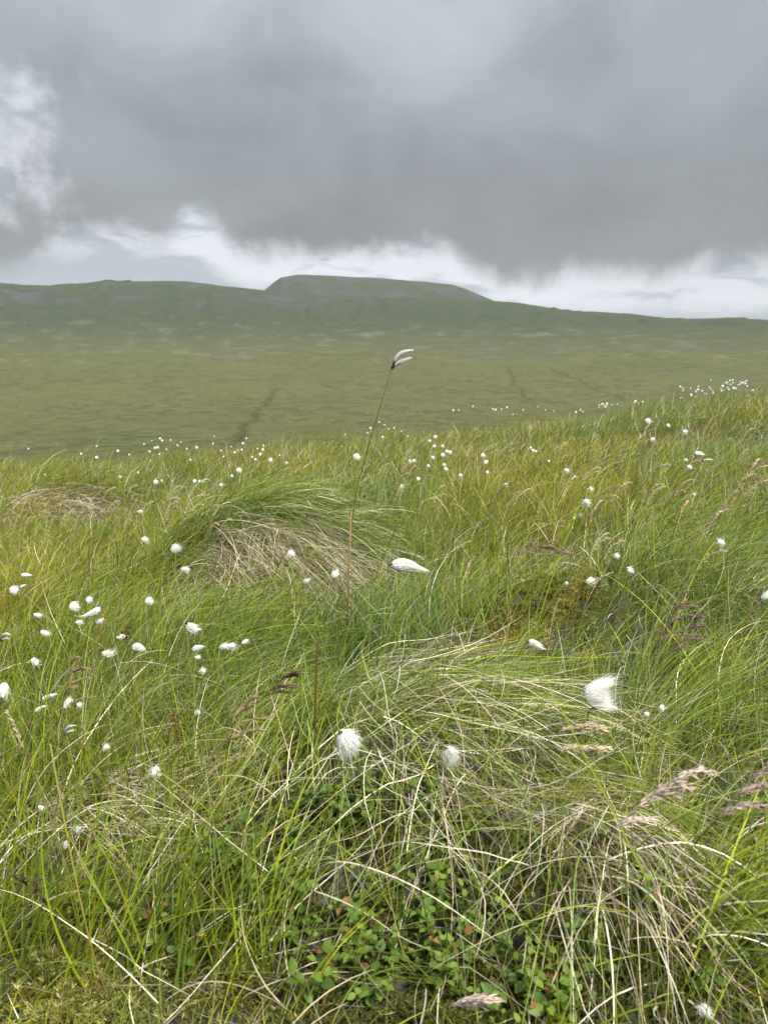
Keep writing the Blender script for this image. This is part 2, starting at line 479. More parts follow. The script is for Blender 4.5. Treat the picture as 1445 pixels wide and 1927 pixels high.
def sward(name, label, n, y0, y1, Lr, Wr, segs, cols, probs, elr=(50, 82), droop=0.5, wind=(0.55, 0.05), keep=None, straw=None, group=None, matl=None, patch=0.9):
    x, y = wedge(n, y0, y1)
    dn = fbm(x/0.35, y/0.35, 3, 41)
    k = rng.uniform(size=n) < np.clip(0.75 + patch*dn, 0.1, 1)
    if keep is not None: k &= rng.uniform(size=n) < keep(x, y)
    x, y = x[k], y[k]; n = len(x)
    ht = np.clip(1 + 1.1*fbm(x/0.5, y/0.5, 3, 51), 0.45, 1.8)
    L = rng.uniform(*Lr, n)*ht
    # blades stand in little tufts that share a lean
    la = vnoise(x/0.09, y/0.09, 61)*6.28*1.4 + rng.normal(size=n)*0.9
    el_ = np.radians(rng.uniform(*elr, n))
    c0 = pick(cols, probs, n)
    hue = fbm(x/0.7, y/0.7, 3, 71)[:, None]
    c0 = c0*(1 + hue*np.array([0.55, 0.18, -0.1])).clip(0.75, 1.35)
    c1 = c0*rng.uniform(0.85, 1.35, (n, 1))
    dry = rng.uniform(size=n) < 0.10
    c1[dry] = c1[dry]*0.4 + ST*0.45
    P = np.stack([x, y, H(x, y) - 0.004], 1)
    ge = Geo().add(*strands(P, L, la, el_, rng.uniform(*Wr, n), segs, rng.uniform(0.3, 1.3, n)*droop*2, wind, 0.16, c0, c1))
    return tag(link(name, ge.mesh(name, [matl or M_BLADE])), label, kind='stuff')


def not_front(x, y):
    """the bilberry and moss bank right in front of the viewer carries little grass"""
    a = inside(x, y, 720, 1640, 0.21, 0.20); b_ = inside(x, y, 250, 1880, 0.20, 0.10); c_ = inside(x, y, 800, 1850, 0.2, 0.12)
    d_ = inside(x, y, 1030, 1150, 0.19, 0.24)*0.97; e_ = np.maximum(inside(x, y, 920, 1250, 0.22, 0.10)*0.92, inside(x, y, 1110, 915, 0.3, 0.3)*0.85); f_ = np.maximum(inside(x, y, 480, 1030, 0.26, 0.26)*0.92, inside(x, y, 110, 945, 0.4, 0.35)*0.85)
    return np.clip(1 - 0.97*np.maximum.reduce([a*1.25, b_, c_, d_, e_, f_]), 0.03, 1)


sward('grass', 'dense fine green grass on the nearest ground', 30000, 0.3, 1.6, (0.06, 0.20), (0.0012, 0.0026), 7,
      [YG, MG, BG, OL, ST, SP_], [0.24, 0.42, 0.2, 0.07, 0.04, 0.03], keep=not_front)
sward('grass', 'mixed green grass over the middle of the near slope', 85000, 1.5, 4.0, (0.07, 0.21), (0.0016, 0.0034), 6,
      [YG, MG, BG, OL, ST, SP_, OR], [0.34, 0.34, 0.12, 0.12, 0.03, 0.04, 0.01], keep=not_front)
sward('grass', 'olive and tan rough grass along the crest of the near slope', 190000, 3.8, 11.5, (0.10, 0.26), (0.0028, 0.0056), 4,
      [YG, MG, BG, OL, ST, SP_, OR], [0.27, 0.29, 0.1, 0.24, 0.05, 0.06, 0.015])
# short dead litter lying between the green blades
nl = 15000
x, y = wedge(nl, 0.3, 4.5)
kk = rng.uniform(size=nl) < np.clip(0.35 + 1.6*fbm(x/0.3, y/0.3, 3, 81), 0.06, 1)*not_front(x, y)
x, y = x[kk], y[kk]; nl = len(x)
cl = pick([ST, SP_, DB], [0.4, 0.42, 0.18], nl)
ge = Geo().add(*strands(np.stack([x, y, H(x, y) + rng.uniform(0.002, 0.05, nl)], 1), rng.uniform(0.06, 0.2, nl), rng.uniform(0, 6.28, nl), np.radians(rng.uniform(-10, 50, nl)),
                        rng.uniform(0.0008, 0.0018, nl), 6, 1.0, (0.6, 0), 0.35, cl, cl*1.1, 0.004))
tag(link('dead_grass', ge.mesh('dead_grass', [M_STRAW])), 'dry beige grass litter lying through the green grass', kind='stuff')


# ------------------------------------------------------------------ tussocks
def emit(specs, base, parent, name, m_, label=None, on=None):
    """specs: (n, u0,u1,v0,v1, bearing mean, bearing spread, el lo, el hi, L lo, L hi, droop, wind, curl, W lo, W hi, colours, probs, clear hi)"""
    ge = Geo()
    for (n, u0, u1, v0, v1, am, asd, e0, e1, l0, l1, dr, wi, cu, w0, w1, cols, probs, ch) in specs:
        if on is None: cs = np.array([hit(u, v) for u, v in [(u0, v0), (u1, v0), (u0, v1), (u1, v1)]])
        else: cs = np.array([(on[0] + a_, on[1] + b_, 0) for a_, b_ in [(u0, v0), (u1, v0), (u0, v1), (u1, v1)]])   # metres about the mound's centre
        s_, t_ = rng.uniform(size=(n, 1)), rng.uniform(size=(n, 1))
        P = (cs[0]*(1-s_) + cs[1]*s_)*(1-t_) + (cs[2]*(1-s_) + cs[3]*s_)*t_
        P[:, 2] = H(P[:, 0], P[:, 1]) - 0.003
        c0 = pick(cols, probs, n); c1 = c0*rng.uniform(0.9, 1.3, (n, 1))
        ge.add(*strands(P, rng.uniform(l0, l1, n), np.radians(am) + rng.normal(size=n)*np.radians(asd), np.radians(rng.uniform(e0, e1, n)), rng.uniform(w0, w1, n), 11,
                        dr*rng.uniform(0.7, 1.4, n), wi, cu, c0, c1, rng.uniform(0.003, ch, n)))
    o = link(name, ge.mesh(name, [m_], origin=base), parent)
    if label: o['label'] = label
    return o


G = [MG, BG, YG]; GP = [0.35, 0.4, 0.25]
D = [ST, ST*0.75, SP_, OL*1.3]; DP = [0.5, 0.25, 0.13, 0.12]
PB = [SP_, ST, DB]; PP = [0.5, 0.38, 0.12]


def tussock(u, v, label, green, dead, group=None, on=None):
    q_ = hit(u, v)
    t = thing('grass_tussock', label, 'grass tussock', q_, group)
    emit(green, q_, t, 'green_blades', M_BLADE, on=on)
    emit(dead, q_, t, 'dead_thatch', M_STRAW, on=on)
    return t


tussock(800, 1405, 'large wind combed tussock with pale straw strands draped over the bilberry bank in front',
        [(300, 590, 800, 1300, 1400, 94, 16, -6, 14, 0.25, 0.46, 0.8, (0.4, 0), 0.13, 0.0013, 0.0025, G, GP, 0.09),
         (125, 560, 640, 1285, 1370, 180, 13, 15, 50, 0.34, 0.52, 1.9, (0.0, -0.1), 0.11, 0.0015, 0.0026, [PG, YG, BG], [0.5, 0.3, 0.2], 0.11),
         (230, 620, 1000, 1330, 1450, 148, 30, 0, 30, 0.26, 0.46, 1.5, (0.1, 0), 0.15, 0.0013, 0.0024, G, GP, 0.10),
         (40, 650, 900, 1230, 1290, 70, 60, 30, 70, 0.08, 0.16, 1.2, (0.5, 0), 0.2, 0.0011, 0.002, G, GP, 0.05)],
        [(210, 590, 830, 1255, 1390, 96, 20, -10, 14, 0.22, 0.44, 0.8, (0.4, 0), 0.28, 0.0011, 0.0021, D, DP, 0.08),
         (220, 620, 1010, 1330, 1430, 150, 32, 0, 25, 0.22, 0.46, 1.6, (0.15, 0), 0.40, 0.0011, 0.0022, D, DP, 0.10),
         (70, 640, 900, 1420, 1500, 165, 34, 0, 25, 0.18, 0.36, 1.6, (0.1, 0), 0.45, 0.001, 0.002, D, DP, 0.09),
         (55, 430, 590, 1320, 1460, 205, 50, 10, 60, 0.18, 0.34, 2.0, (0, 0), 0.5, 0.0012, 0.0022, D, DP, 0.06),
         (60, 640, 900, 1230, 1290, 85, 60, -5, 25, 0.10, 0.22, 1.6, (0.4, 0), 0.4, 0.0012, 0.002, D, DP, 0.05)])
tussock(1135, 1640, 'collapsed tussock of dull pinkish dead straw low on the right of the front bank',
        [(170, 1020, 1240, 1500, 1640, 160, 50, 10, 60, 0.16, 0.32, 1.6, (0.2, 0), 0.16, 0.001, 0.002, G, GP, 0.07)],
        [(180, 1040, 1220, 1560, 1680, 170, 30, 0, 25, 0.10, 0.24, 1.8, (0.1, 0), 0.25, 0.0013, 0.0024, PB, PP, 0.07),
         (170, 900, 1180, 1470, 1580, 150, 50, 0, 25, 0.12, 0.26, 1.6, (0.2, 0), 0.42, 0.0012, 0.0022, [ST, SP_, DB], [0.5, 0.4, 0.1], 0.07)])
tussock(470, 1010, 'big swept tussock with a dark hollow and dead skirt left of centre',
        [(2100, -0.44, 0.05, -0.16, 0.16, 84, 34, 15, 60, 0.20, 0.38, 1.3, (0.5, 0), 0.17, 0.0017, 0.0032, [MG, BG, OL, ST], [0.42, 0.4, 0.12, 0.06], 0.06),
         (1500, -0.05, 0.36, -0.06, 0.16, 115, 40, 10, 55, 0.20, 0.40, 1.6, (0.5, 0), 0.22, 0.0015, 0.0028, [MG, BG, ST], [0.45, 0.43, 0.12], 0.06),
         (600, -0.50, -0.24, -0.30, 0.05, 60, 50, 40, 75, 0.18, 0.34, 0.9, (0.7, 0), 0.12, 0.0015, 0.0028, G, GP, 0.05),
         (260, -0.30, 0.30, -0.36, -0.20, 60, 60, 40, 80, 0.15, 0.30, 0.9, (0.6, 0), 0.12, 0.0014, 0.0026, G, GP, 0.05)],
        [(330, -0.18, 0.18, -0.22, -0.06, 122, 26, -12, 20, 0.22, 0.44, 1.5, (0.35, 0), 0.2, 0.0014, 0.0026, [SP_, ST, DB], [0.5, 0.35, 0.15], 0.08),
         (480, 0.06, 0.36, -0.28, 0.0, 142, 35, -5, 30, 0.22, 0.40, 2.0, (0.3, 0), 0.3, 0.0012, 0.0022, [SP_, ST, OL], [0.45, 0.3, 0.25], 0.06),
         (150, -0.30, 0.0, -0.32, -0.2, 130, 60, -5, 30, 0.15, 0.32, 1.5, (0.3, 0), 0.35, 0.0013, 0.0023, [SP_, ST], [0.5, 0.5], 0.05)], on=MOUNDS[2])
tussock(400, 1830, 'loose clump of broad upright green blades in the lower left of the bank',
        [(150, 180, 520, 1760, 1900, 40, 60, 55, 86, 0.14, 0.30, 0.6, (0.25, 0), 0.12, 0.0016, 0.0034, [MG, YG, BG], [0.5, 0.25, 0.25], 0.03),
         (170, -60, 200, 1690, 1900, 40, 60, 55, 86, 0.12, 0.28, 0.7, (0.3, 0), 0.12, 0.0014, 0.003, [MG, YG, BG], [0.5, 0.25, 0.25], 0.03)],
        [(70, 60, 520, 1780, 1920, 90, 80, 0, 60, 0.12, 0.30, 1.3, (0.3, 0), 0.3, 0.0012, 0.0022, D, DP, 0.04)])
tussock(760, 1760, 'sparse thin green blades growing up through the bilberry and moss of the bank',
        [(130, 480, 1050, 1560, 1920, 60, 80, 30, 80, 0.10, 0.26, 1.1, (0.3, 0), 0.16, 0.0011, 0.0022, [MG, YG, BG], [0.45, 0.3, 0.25], 0.04)],
        [(120, 480, 1050, 1560, 1920, 120, 90, 0, 50, 0.10, 0.28, 1.4, (0.2, 0), 0.35, 0.001, 0.002, D, DP, 0.06)])
tussock(1400, 1860, 'bright clump of long arching green leaves in the lower right corner',
        [(260, 1270, 1520, 1740, 1920, 70, 50, 40, 80, 0.16, 0.36, 1.2, (0.6, 0), 0.12, 0.0016, 0.0034, [MG, YG, BG], [0.45, 0.4, 0.15], 0.03)],
        [(110, 1200, 1500, 1700, 1920, 90, 80, 0, 60, 0.14, 0.32, 1.3, (0.3, 0), 0.3, 0.0012, 0.0024, D, DP, 0.05)])
tussock(110, 935, 'far beige tussock of dead grass at the left edge of the slope',
        [(1000, -0.4, 0.4, -0.1, 0.35, 80, 50, 20, 65, 0.2, 0.38, 1.2, (0.7, 0), 0.14, 0.002, 0.0036, [MG, OL], [0.5, 0.5], 0.05)],
        [(520, -0.42, 0.42, -0.36, 0.15, 115, 50, -5, 40, 0.2, 0.42, 1.6, (0.5, 0), 0.25, 0.0018, 0.0034, [SP_, ST, DB], [0.6, 0.25, 0.15], 0.06)], on=MOUNDS[3])
tussock(1030, 1110, 'low mossy hummock topped with thin dry drooping grass right of centre',
        [(160, 930, 1130, 1045, 1140, 90, 70, 35, 80, 0.08, 0.18, 1.1, (0.5, 0), 0.15, 0.001, 0.0018, G, GP, 0.04)],
        [(110, 930, 1090, 1040, 1110, 100, 70, 5, 45, 0.08, 0.18, 1.9, (0.3, 0), 0.3, 0.0011, 0.0018, PB, PP, 0.05)])
tussock(120, 1545, 'flattened mat of bleached straw with loops at the lower left edge',
        [(70, 20, 240, 1480, 1560, 120, 60, 30, 75, 0.15, 0.3, 1.2, (0.3, 0), 0.15, 0.001, 0.0018, G, GP, 0.04)],
        [(330, 10, 250, 1480, 1580, 105, 55, 0, 45, 0.12, 0.3, 1.6, (0.3, 0), 0.35, 0.0012, 0.002, [ST, SP_], [0.6, 0.4], 0.05)])
tussock(1300, 1130, 'lush leaning green tussock on the right side behind the purple seed heads',
        [(900, 1130, 1420, 1050, 1200, 70, 50, 40, 80, 0.22, 0.42, 1.2, (0.8, 0), 0.12, 0.0011, 0.002, [BG, MG, YG], [0.5, 0.35, 0.15], 0.04)],
        [(120, 1150, 1420, 1100, 1220, 90, 60, 20, 70, 0.15, 0.32, 1.6, (0.4, 0), 0.3, 0.0011, 0.0018, D, DP, 0.04)])
tussock(1290, 1400, 'leaning clump of straight green blades right of the large cotton puff',
        [(320, 1160, 1440, 1360, 1480, 50, 35, 35, 70, 0.2, 0.40, 0.7, (0.6, 0), 0.1, 0.0012, 0.002, [MG, BG, YG], [0.5, 0.3, 0.2], 0.04)],
        [(90, 1150, 1440, 1340, 1480, 60, 70, 20, 70, 0.15, 0.32, 1.6, (0.4, 0), 0.3, 0.0011, 0.0018, D, DP, 0.04)])
tussock(210, 1300, 'dense deep green tussock under the cluster of cotton heads on the left',
        [(1500, 20, 480, 1170, 1400, 75, 50, 40, 80, 0.2, 0.40, 1.3, (0.8, 0), 0.13, 0.001, 0.0018, [MG, BG, YG], [0.5, 0.25, 0.25], 0.04)],
        [(160, 20, 480, 1200, 1420, 90, 70, 20, 70, 0.15, 0.32, 1.7, (0.4, 0), 0.35, 0.0011, 0.0018, D, DP, 0.05)])


# ------------------------------------------------------------------ moss
def moss(label, patches, cols, probs, size=(0.004, 0.008)):
    ge = Geo()
    for (u, v, rx, ry, n) in patches:
        q_ = hit(u, v)
        x = q_[0] + rng.normal(size=n)*rx*0.6; y = q_[1] + rng.normal(size=n)*ry*0.6
        lump = fbm(x/0.035, y/0.035, 3, 91)
        kp = lump > rng.uniform(-0.28, 0.02, n); x, y, lump = x[kp], y[kp], lump[kp]; n = len(x)
        z = H(x, y) + 0.03*lump + rng.uniform(0, 0.012, n)
        cc = pick(cols, probs, n)*(1 + fbm(x/0.06, y/0.06, 2, 95)[:, None]*np.array([0.6, 0.4, 0])).clip(0.6, 1.5)
        m_ = 7
        P = np.repeat(np.stack([x, y, z], 1), m_, 0); c_ = np.repeat(cc, m_, 0); nn = n*m_
        ge.add(*strands(P, rng.uniform(*size, nn), rng.uniform(0, 6.28, nn), np.radians(rng.uniform(5, 80, nn)), rng.uniform(0.0012, 0.0022, nn), 2, 0.8, (0, 0), 0.1, c_*0.8, c_*1.3))
    return tag(link('moss', ge.mesh('moss', [M_MOSS])), label, kind='stuff')


moss('olive green feathery moss on the front bank between the bilberry leaves', [(620, 1600, 0.13, 0.12, 5200), (820, 1700, 0.15, 0.10, 4200), (520, 1750, 0.13, 0.08, 3500), (480, 1470, 0.10, 0.10, 2500), (720, 1860, 0.2, 0.06, 3000), (1130, 1780, 0.14, 0.10, 3500), (960, 1890, 0.15, 0.06, 2500), (620, 1690, 0.08, 0.06, 1500)],
     [(0.105, 0.105, 0.02), (0.065, 0.085, 0.018), (0.15, 0.12, 0.03)], [0.4, 0.45, 0.15])
moss('golden yellow moss in the bottom left corner', [(220, 1860, 0.10, 0.06, 3200), (380, 1900, 0.1, 0.05, 1800), (90, 1760, 0.07, 0.05, 1200)],
     [(0.18, 0.18, 0.04), (0.11, 0.125, 0.028), (0.33, 0.30, 0.13)], [0.4, 0.4, 0.2], (0.004, 0.011))
moss('brownish yellow moss covering the hummock right of centre', [(1030, 1150, 0.11, 0.12, 6500), (930, 1130, 0.08, 0.1, 2200)],
     [(0.22, 0.215, 0.045), (0.15, 0.15, 0.03), (0.32, 0.29, 0.09)], [0.45, 0.25, 0.3], (0.006, 0.012))
moss('rusty red bog moss behind the front tussock', [(920, 1245, 0.10, 0.06, 2600), (1010, 1270, 0.08, 0.05, 900)],
     [(0.20, 0.09, 0.03), (0.28, 0.16, 0.05), (0.25, 0.22, 0.05)], [0.4, 0.3, 0.3], (0.006, 0.011))
moss('lime yellow moss cushions on the right middle slope', [(1120, 915, 0.30, 0.3, 5000), (40, 960, 0.25, 0.25, 4200), (960, 1290, 0.15, 0.08, 2600)],
     [(0.33, 0.27, 0.05), (0.27, 0.25, 0.04)], [0.6, 0.4], (0.01, 0.02))

# ------------------------------------------------------------------ bilberry
LV = []
for t, hw in [(0, 0.03), (0.15, 0.22), (0.4, 0.34), (0.65, 0.30), (0.85, 0.16), (1.0, 0.02)]:
    LV.append([(-hw, t, 0.10*hw/0.34 - 0.16*t*t), (0, t, -0.16*t*t), (hw, t, 0.10*hw/0.34 - 0.16*t*t)])
LV = np.array(LV).reshape(-1, 3)
LQ = np.array([[i*3+j, i*3+j+1, i*3+j+4, i*3+j+3] for i in range(5) for j in range(2)])


def leaf(ge, p, az_, tilt, size, col, roll=0.0):
    ca, sa, ct, st_ = math.cos(az_), math.sin(az_), math.cos(tilt), math.sin(tilt)
    v_ = LV*size
    x = v_[:, 0]*math.cos(roll) - v_[:, 2]*math.sin(roll); z0 = v_[:, 0]*math.sin(roll) + v_[:, 2]*math.cos(roll); y = v_[:, 1]
    y2 = y*ct - z0*st_; z2 = y*st_ + z0*ct
    ge.add(np.stack([x*ca + y2*sa, -x*sa + y2*ca, z2], 1) + p, col, LQ)


def sprig_meshes(seed):
    r = random.Random(seed)
    gs, gl = Geo(), Geo()
    for b_ in range(r.randint(2, 4)):
        a = r.uniform(0, 6.28); hgt = r.uniform(0.025, 0.06); sp_ = r.uniform(0.008, 0.03)
        path = bez((0, 0, -0.01), (0, 0, hgt*0.4), (sp_*0.6*math.sin(a), sp_*0.6*math.cos(a), hgt*0.7), (sp_*math.sin(a), sp_*math.cos(a), hgt), 8)
        gs.add(*tube(path, np.linspace(0.0011, 0.0006, 8), (0.12, 0.13, 0.035), 4))
        nl_ = r.randint(5, 9)
        for i in range(nl_):
            t = 0.25 + 0.75*i/(nl_-1); p = path[min(7, int(t*7))]
            red = r.random()
            col = np.array((0.074, 0.128, 0.015))*r.uniform(0.5, 1.45)
            if red < 0.008: col = np.array((0.22, 0.10, 0.03))
            elif red < 0.14 or t > 0.95: col = np.array((0.13, 0.185, 0.022))*r.uniform(0.7, 1.2)
            leaf(gl, p, a + i*2.4 + r.uniform(-.5, .5), r.uniform(-0.1, 0.9), r.uniform(0.008, 0.015)*(0.75 if t > 0.9 else 1), col, r.uniform(-.4, .4))
    return gs.mesh('stem', [M_STEM]), gl.mesh('leaves', [M_LEAF])


SPR = [sprig_meshes(100 + k) for k in range(9)]


def sprigs(spots, label, group):
    for (u, v, su, sv_, n) in spots:
        for _ in range(n):
            uu, vv = random.gauss(u, su), min(random.gauss(v, sv_), 2050)
            q_ = hit(uu, vv)
            sm, lm = SPR[random.randrange(9)]
            t = thing('bilberry_sprig', label, 'bilberry', q_, group)
            t.rotation_euler = (random.uniform(-.25, .25), random.uniform(-.25, .25), random.uniform(0, 6.28)); s_ = random.uniform(0.75, 1.15); t.scale = (s_, s_, s_)
            link('stem', sm, t); link('leaves', lm, t)


sprigs([(700, 1530, 70, 35, 18), (420, 1640, 40, 40, 10), (560, 1580, 60, 50, 6), (560, 1690, 50, 40, 6), (640, 1800, 50, 40, 6)], 'glossy green bilberry sprig on the bank just under the draped straw', 'bilberry sprigs under the front tussock')
sprigs([(770, 1730, 90, 55, 14), (860, 1830, 110, 50, 14), (700, 1850, 90, 50, 9)], 'leafy bilberry sprig low on the bank in front of the tussock', 'bilberry sprigs low on the front bank')
sprigs([(980, 1900, 70, 25, 12), (1060, 1870, 60, 40, 8)], 'bilberry sprig with reddish young tips at the foot of the dead straw tussock', 'bilberry sprigs by the straw tussock')
sprigs([(220, 1760, 30, 30, 5), (150, 1560, 50, 30, 4), (330, 1780, 40, 40, 4)], 'bilberry sprig among the grass in the lower left corner', 'bilberry sprigs at lower left')
sprigs([(1330, 1680, 60, 60, 9), (1400, 1600, 30, 50, 4)], 'bilberry sprig among tall blades at the lower right edge', 'bilberry sprigs at lower right')

# ------------------------------------------------------------------ cotton grass
WH = np.array((0.96, 0.955, 0.93)); CR = np.array((0.72, 0.68, 0.52)); GRY = np.array((0.40, 0.37, 0.32)); BLK = np.array((0.035, 0.03, 0.028))


def lathe(profile, col, axis=0, sides=9, wob=0.12, r=None, bend=0.0):
    """profile: (x, radius) along +x"""
    r = r or rng
    pr = np.array(profile, float); n = len(pr); th = np.linspace(0, 2*math.pi, sides, endpoint=False)
    rad = pr[:, 1:2]*(1 + r.normal(size=(n, sides))*wob)
    V = np.stack([np.repeat(pr[:, :1], sides, 1), rad*np.cos(th), rad*np.sin(th) - bend*(pr[:, :1]**2)], -1)
    i = np.arange(n-1)[:, None]*sides; j = np.arange(sides)[None]; j2 = (j+1) % sides
    Q = np.stack([i+j, i+sides+j, i+sides+j2, i+j2], -1)
    return V.reshape(-1, 3), np.broadcast_to(col, (n*sides, 3)), Q.reshape(-1, 4)


def ribbons(PT, W, c0, c1, r, taper=0.7):
    """flat hairs along given centre lines PT (n, m, 3)"""
    n, m_ = PT.shape[:2]
    d = nrm(np.gradient(PT, axis=1)); rv = nrm(r.normal(size=(n, 1, 3)))
    t = np.linspace(0, 1, m_)
    sd_ = nrm(np.cross(d, np.broadcast_to(rv, d.shape)))*(W[:, None]*((1 - t)**taper*0.88 + 0.12)*0.5)[..., None]
    V = np.stack([PT - sd_, PT + sd_], 2); C = (c0[:, None]*(1 - t)[None, :, None] + c1[:, None]*t[None, :, None])
    C = np.repeat(C[:, :, None], 2, 2)
    k = np.arange(m_-1); b0 = (np.arange(n)*m_*2)[:, None] + k[None]*2
    return V.reshape(-1, 3), C.reshape(-1, 3), np.stack([b0, b0+1, b0+3, b0+2], -1).reshape(-1, 4)


ENV = {  # half-width along the unit length, how far tips scatter, downward bend
    'puff': ([(0, .03), (.08, .17), (.25, .29), (.5, .33), (.75, .24), (.92, .14), (1.12, .08)], 0.15, 0.14),
    'stream': ([(0, .03), (.06, .11), (.2, .18), (.4, .19), (.58, .15), (.75, .085), (.9, .035), (1.05, .01)], 0.022, 0.24),
    'fan': ([(0, .03), (.1, .12), (.3, .20), (.55, .21), (.8, .2), (1.1, .22)], 0.15, 0.10)}


def head_meshes(style, seed, n):
    """cotton tuft of unit length, base at the origin, streaming towards +x; and its dark scales"""
    r = np.random.default_rng(seed); ge, gb = Geo(), Geo()
    ws = math.sqrt(600/n); W = r.uniform(0.012, 0.022, n)*ws
    cc = np.where(r.uniform(size=(n, 1)) < 0.15, CR, WH)*r.uniform(0.88, 1.0, (n, 1))
    M = 7; tt = np.linspace(0, 1, M)[None]
    if style in ENV:
        ev, scat, bend = ENV[style]; ex, er = np.array(ev).T
        ge.add(*lathe([(x_, max(0.004, r_*(0.72 if n > 400 else 0.62)*(1 if x_ < 0.5 else max(0.05, 1 - (x_ - 0.5)/0.35)))) for x_, r_ in ev if x_ < 0.95], WH*0.96, r=r, bend=bend, sides=12, wob=0.09))
        x0 = r.uniform(0.0, 0.6, n)*r.uniform(0.3, 1, n); x1 = np.minimum(x0 + r.uniform(0.3, 0.65, n), r.uniform(0.65, 1.12, n)); fat = r.uniform(0.75, 1.15); er = er*fat; bend = bend*r.uniform(0.3, 1.8)
        nc = 14; ca = r.uniform(0, 6.28, nc); cs_ = r.uniform(0.3, 1, nc); k = r.integers(0, nc, n)
        a = r.uniform(0, 6.28, n)[:, None] + tt*0.0
        rho = r.uniform(0.85, 1.08, n)[:, None]
        x = x0[:, None] + (x1 - x0)[:, None]*tt
        e_ = np.interp(x, ex, er)*rho
        y = e_*np.cos(a); z = e_*np.sin(a)
        pull = (tt**2)*(0.75 if style == 'fan' else 0.35)
        ty = np.interp(x, ex, er)*(cs_*np.cos(ca))[k][:, None]; tz = np.interp(x, ex, er)*(cs_*np.sin(ca))[k][:, None]
        y = y*(1 - pull) + ty*pull + r.normal(size=(n, 1))*scat*tt**2; z = z*(1 - pull) + tz*pull + r.normal(size=(n, 1))*scat*tt**2
        PT = np.stack([x, y, z - bend*x*x], -1)
        ge.add(*ribbons(PT, W, cc, cc, r))
    elif style == 'ruff':        # big ruffled puff: hairs rise from the base and are all swept to the right
        ge.add(*lathe([(0.05, 0.02), (0.10, 0.12), (0.25, 0.24), (0.45, 0.27), (0.62, 0.2), (0.72, 0.03)], WH*0.96, r=r, sides=12, wob=0.08))
        V_ = ge.V[0]; ge.V[0] = np.stack([V_[:, 2]*1.05 + 0.10*V_[:, 0] + 0.02, V_[:, 1]*0.8, V_[:, 0]], 1)
        u_ = r.uniform(0, 1, n); dp = r.normal(size=n)*0.55
        arc = bez((0.02, 0, 0.02), (-0.38, 0, 0.18), (-0.40, 0, 0.62), (-0.02, 0, 0.74), 40)[(u_*39).astype(int)]
        p0 = arc*np.array([1, 0, 1]) + np.stack([r.uniform(0.0, 0.34, n), 0.22*np.sin(dp.clip(-1.4, 1.4)), 0*u_], 1)
        kk = (u_*15 + r.normal(size=n)*0.8).astype(int).clip(0, 17); cl = r.normal(size=18)*0.16; cl2 = r.normal(size=18)*0.08
        al = np.radians(-4 + 34*u_) + cl[kk]; ln = r.uniform(0.34, 0.62, n)*(1 + cl2[kk])
        p1 = p0 + np.stack([ln*0.35, p0[:, 1]*0.25, 0.02 + 0.10*u_], 1)
        p2 = p0 + np.stack([ln*np.cos(al), p0[:, 1]*0.3 + r.normal(size=n)*0.04, ln*np.sin(al) + r.normal(size=n)*0.025], 1)
        t3 = tt[..., None]
        PT = (1-t3)**2*p0[:, None] + 2*t3*(1-t3)*p1[:, None] + t3**2*p2[:, None]
        ge.add(*ribbons(PT, W*0.8, cc, cc, r))
    elif style == 'star':        # sparse, hairs radiating all round
        ge.add(*lathe([(0.16, 0.02), (0.24, 0.14), (0.42, 0.20), (0.6, 0.14), (0.70, 0.01)], WH*0.9, r=r))
        a = r.uniform(0, 6.28, n); c_ = r.uniform(-0.8, 1, n); s_ = np.sqrt(1 - c_*c_)
        D_ = np.stack([c_, s_*np.cos(a), s_*np.sin(a)], 1); P = np.array([0.4, 0, 0]) + D_*0.08
        ge.add(*strands(P, r.uniform(0.18, 0.42, n), np.arctan2(D_[:, 0], D_[:, 1]), np.arcsin(D_[:, 2].clip(-1, 1)), W*0.7, 4, 0.1, (1.0, 0), 0.4, cc, cc, r=r))
    else:                        # 'spent': two ragged wisps blown right above bared dark seeds
        for k, (q0, q1, q2, q3, wd) in enumerate([((.12, .30), (.25, .62), (.5, .78), (1.0, .80), 0.085), ((.15, .12), (.35, .30), (.6, .38), (.92, .46), 0.075)]):
            m_ = n//2
            cen = bez((q0[0], 0, q0[1]), (q1[0], 0, q1[1]), (q2[0], 0, q2[1]), (q3[0], 0, q3[1]), M)
            a = r.uniform(0, 6.28, m_); rho = np.sqrt(r.uniform(0.1, 1, m_))
            prof = np.interp(np.linspace(0, 1, M), [0, .35, .7, 1], [.9, 1, .6, .08])*wd
            off = np.stack([np.zeros((m_, M)), (rho*np.cos(a))[:, None]*prof, (rho*np.sin(a))[:, None]*prof], -1)
            PT = cen[None] + off + r.normal(size=(m_, 1, 3))*0.015
            c1 = cc[:m_]; c0 = WH*0.7*np.ones((m_, 1))
            ge.add(*ribbons(PT, W[:m_]*0.9, c0, c1, r))
        m_ = 70; p0 = np.zeros((m_, 3)) + r.normal(size=(m_, 3))*0.02
        ta = np.radians(r.uniform(20, 85, m_)); ln = r.uniform(0.2, 0.55, m_)
        tip = np.stack([np.cos(ta)*ln, r.normal(size=m_)*0.08, np.sin(ta)*ln], 1)
        PT = p0[:, None]*(1 - tt[..., None]) + tip[:, None]*tt[..., None] + np.array([0.05, 0, 0.02])*(tt*(1-tt))[..., None]*4
        bc = BLK*np.ones((m_, 1))
        gb.add(*ribbons(PT, r.uniform(0.03, 0.055, m_), bc, bc*3, r))
    m_ = 26
    x0 = r.uniform(-0.02, 0.05, m_); a = r.uniform(0, 6.28, m_)
    P = np.stack([x0, 0.05*np.cos(a), 0.05*np.sin(a)], 1); D_ = nrm(np.stack([np.full(m_, 0.9), np.cos(a)*0.6, np.sin(a)*0.6], 1))
    cs = np.where(r.uniform(size=(m_, 1)) < 0.4, GRY*0.5, BLK)
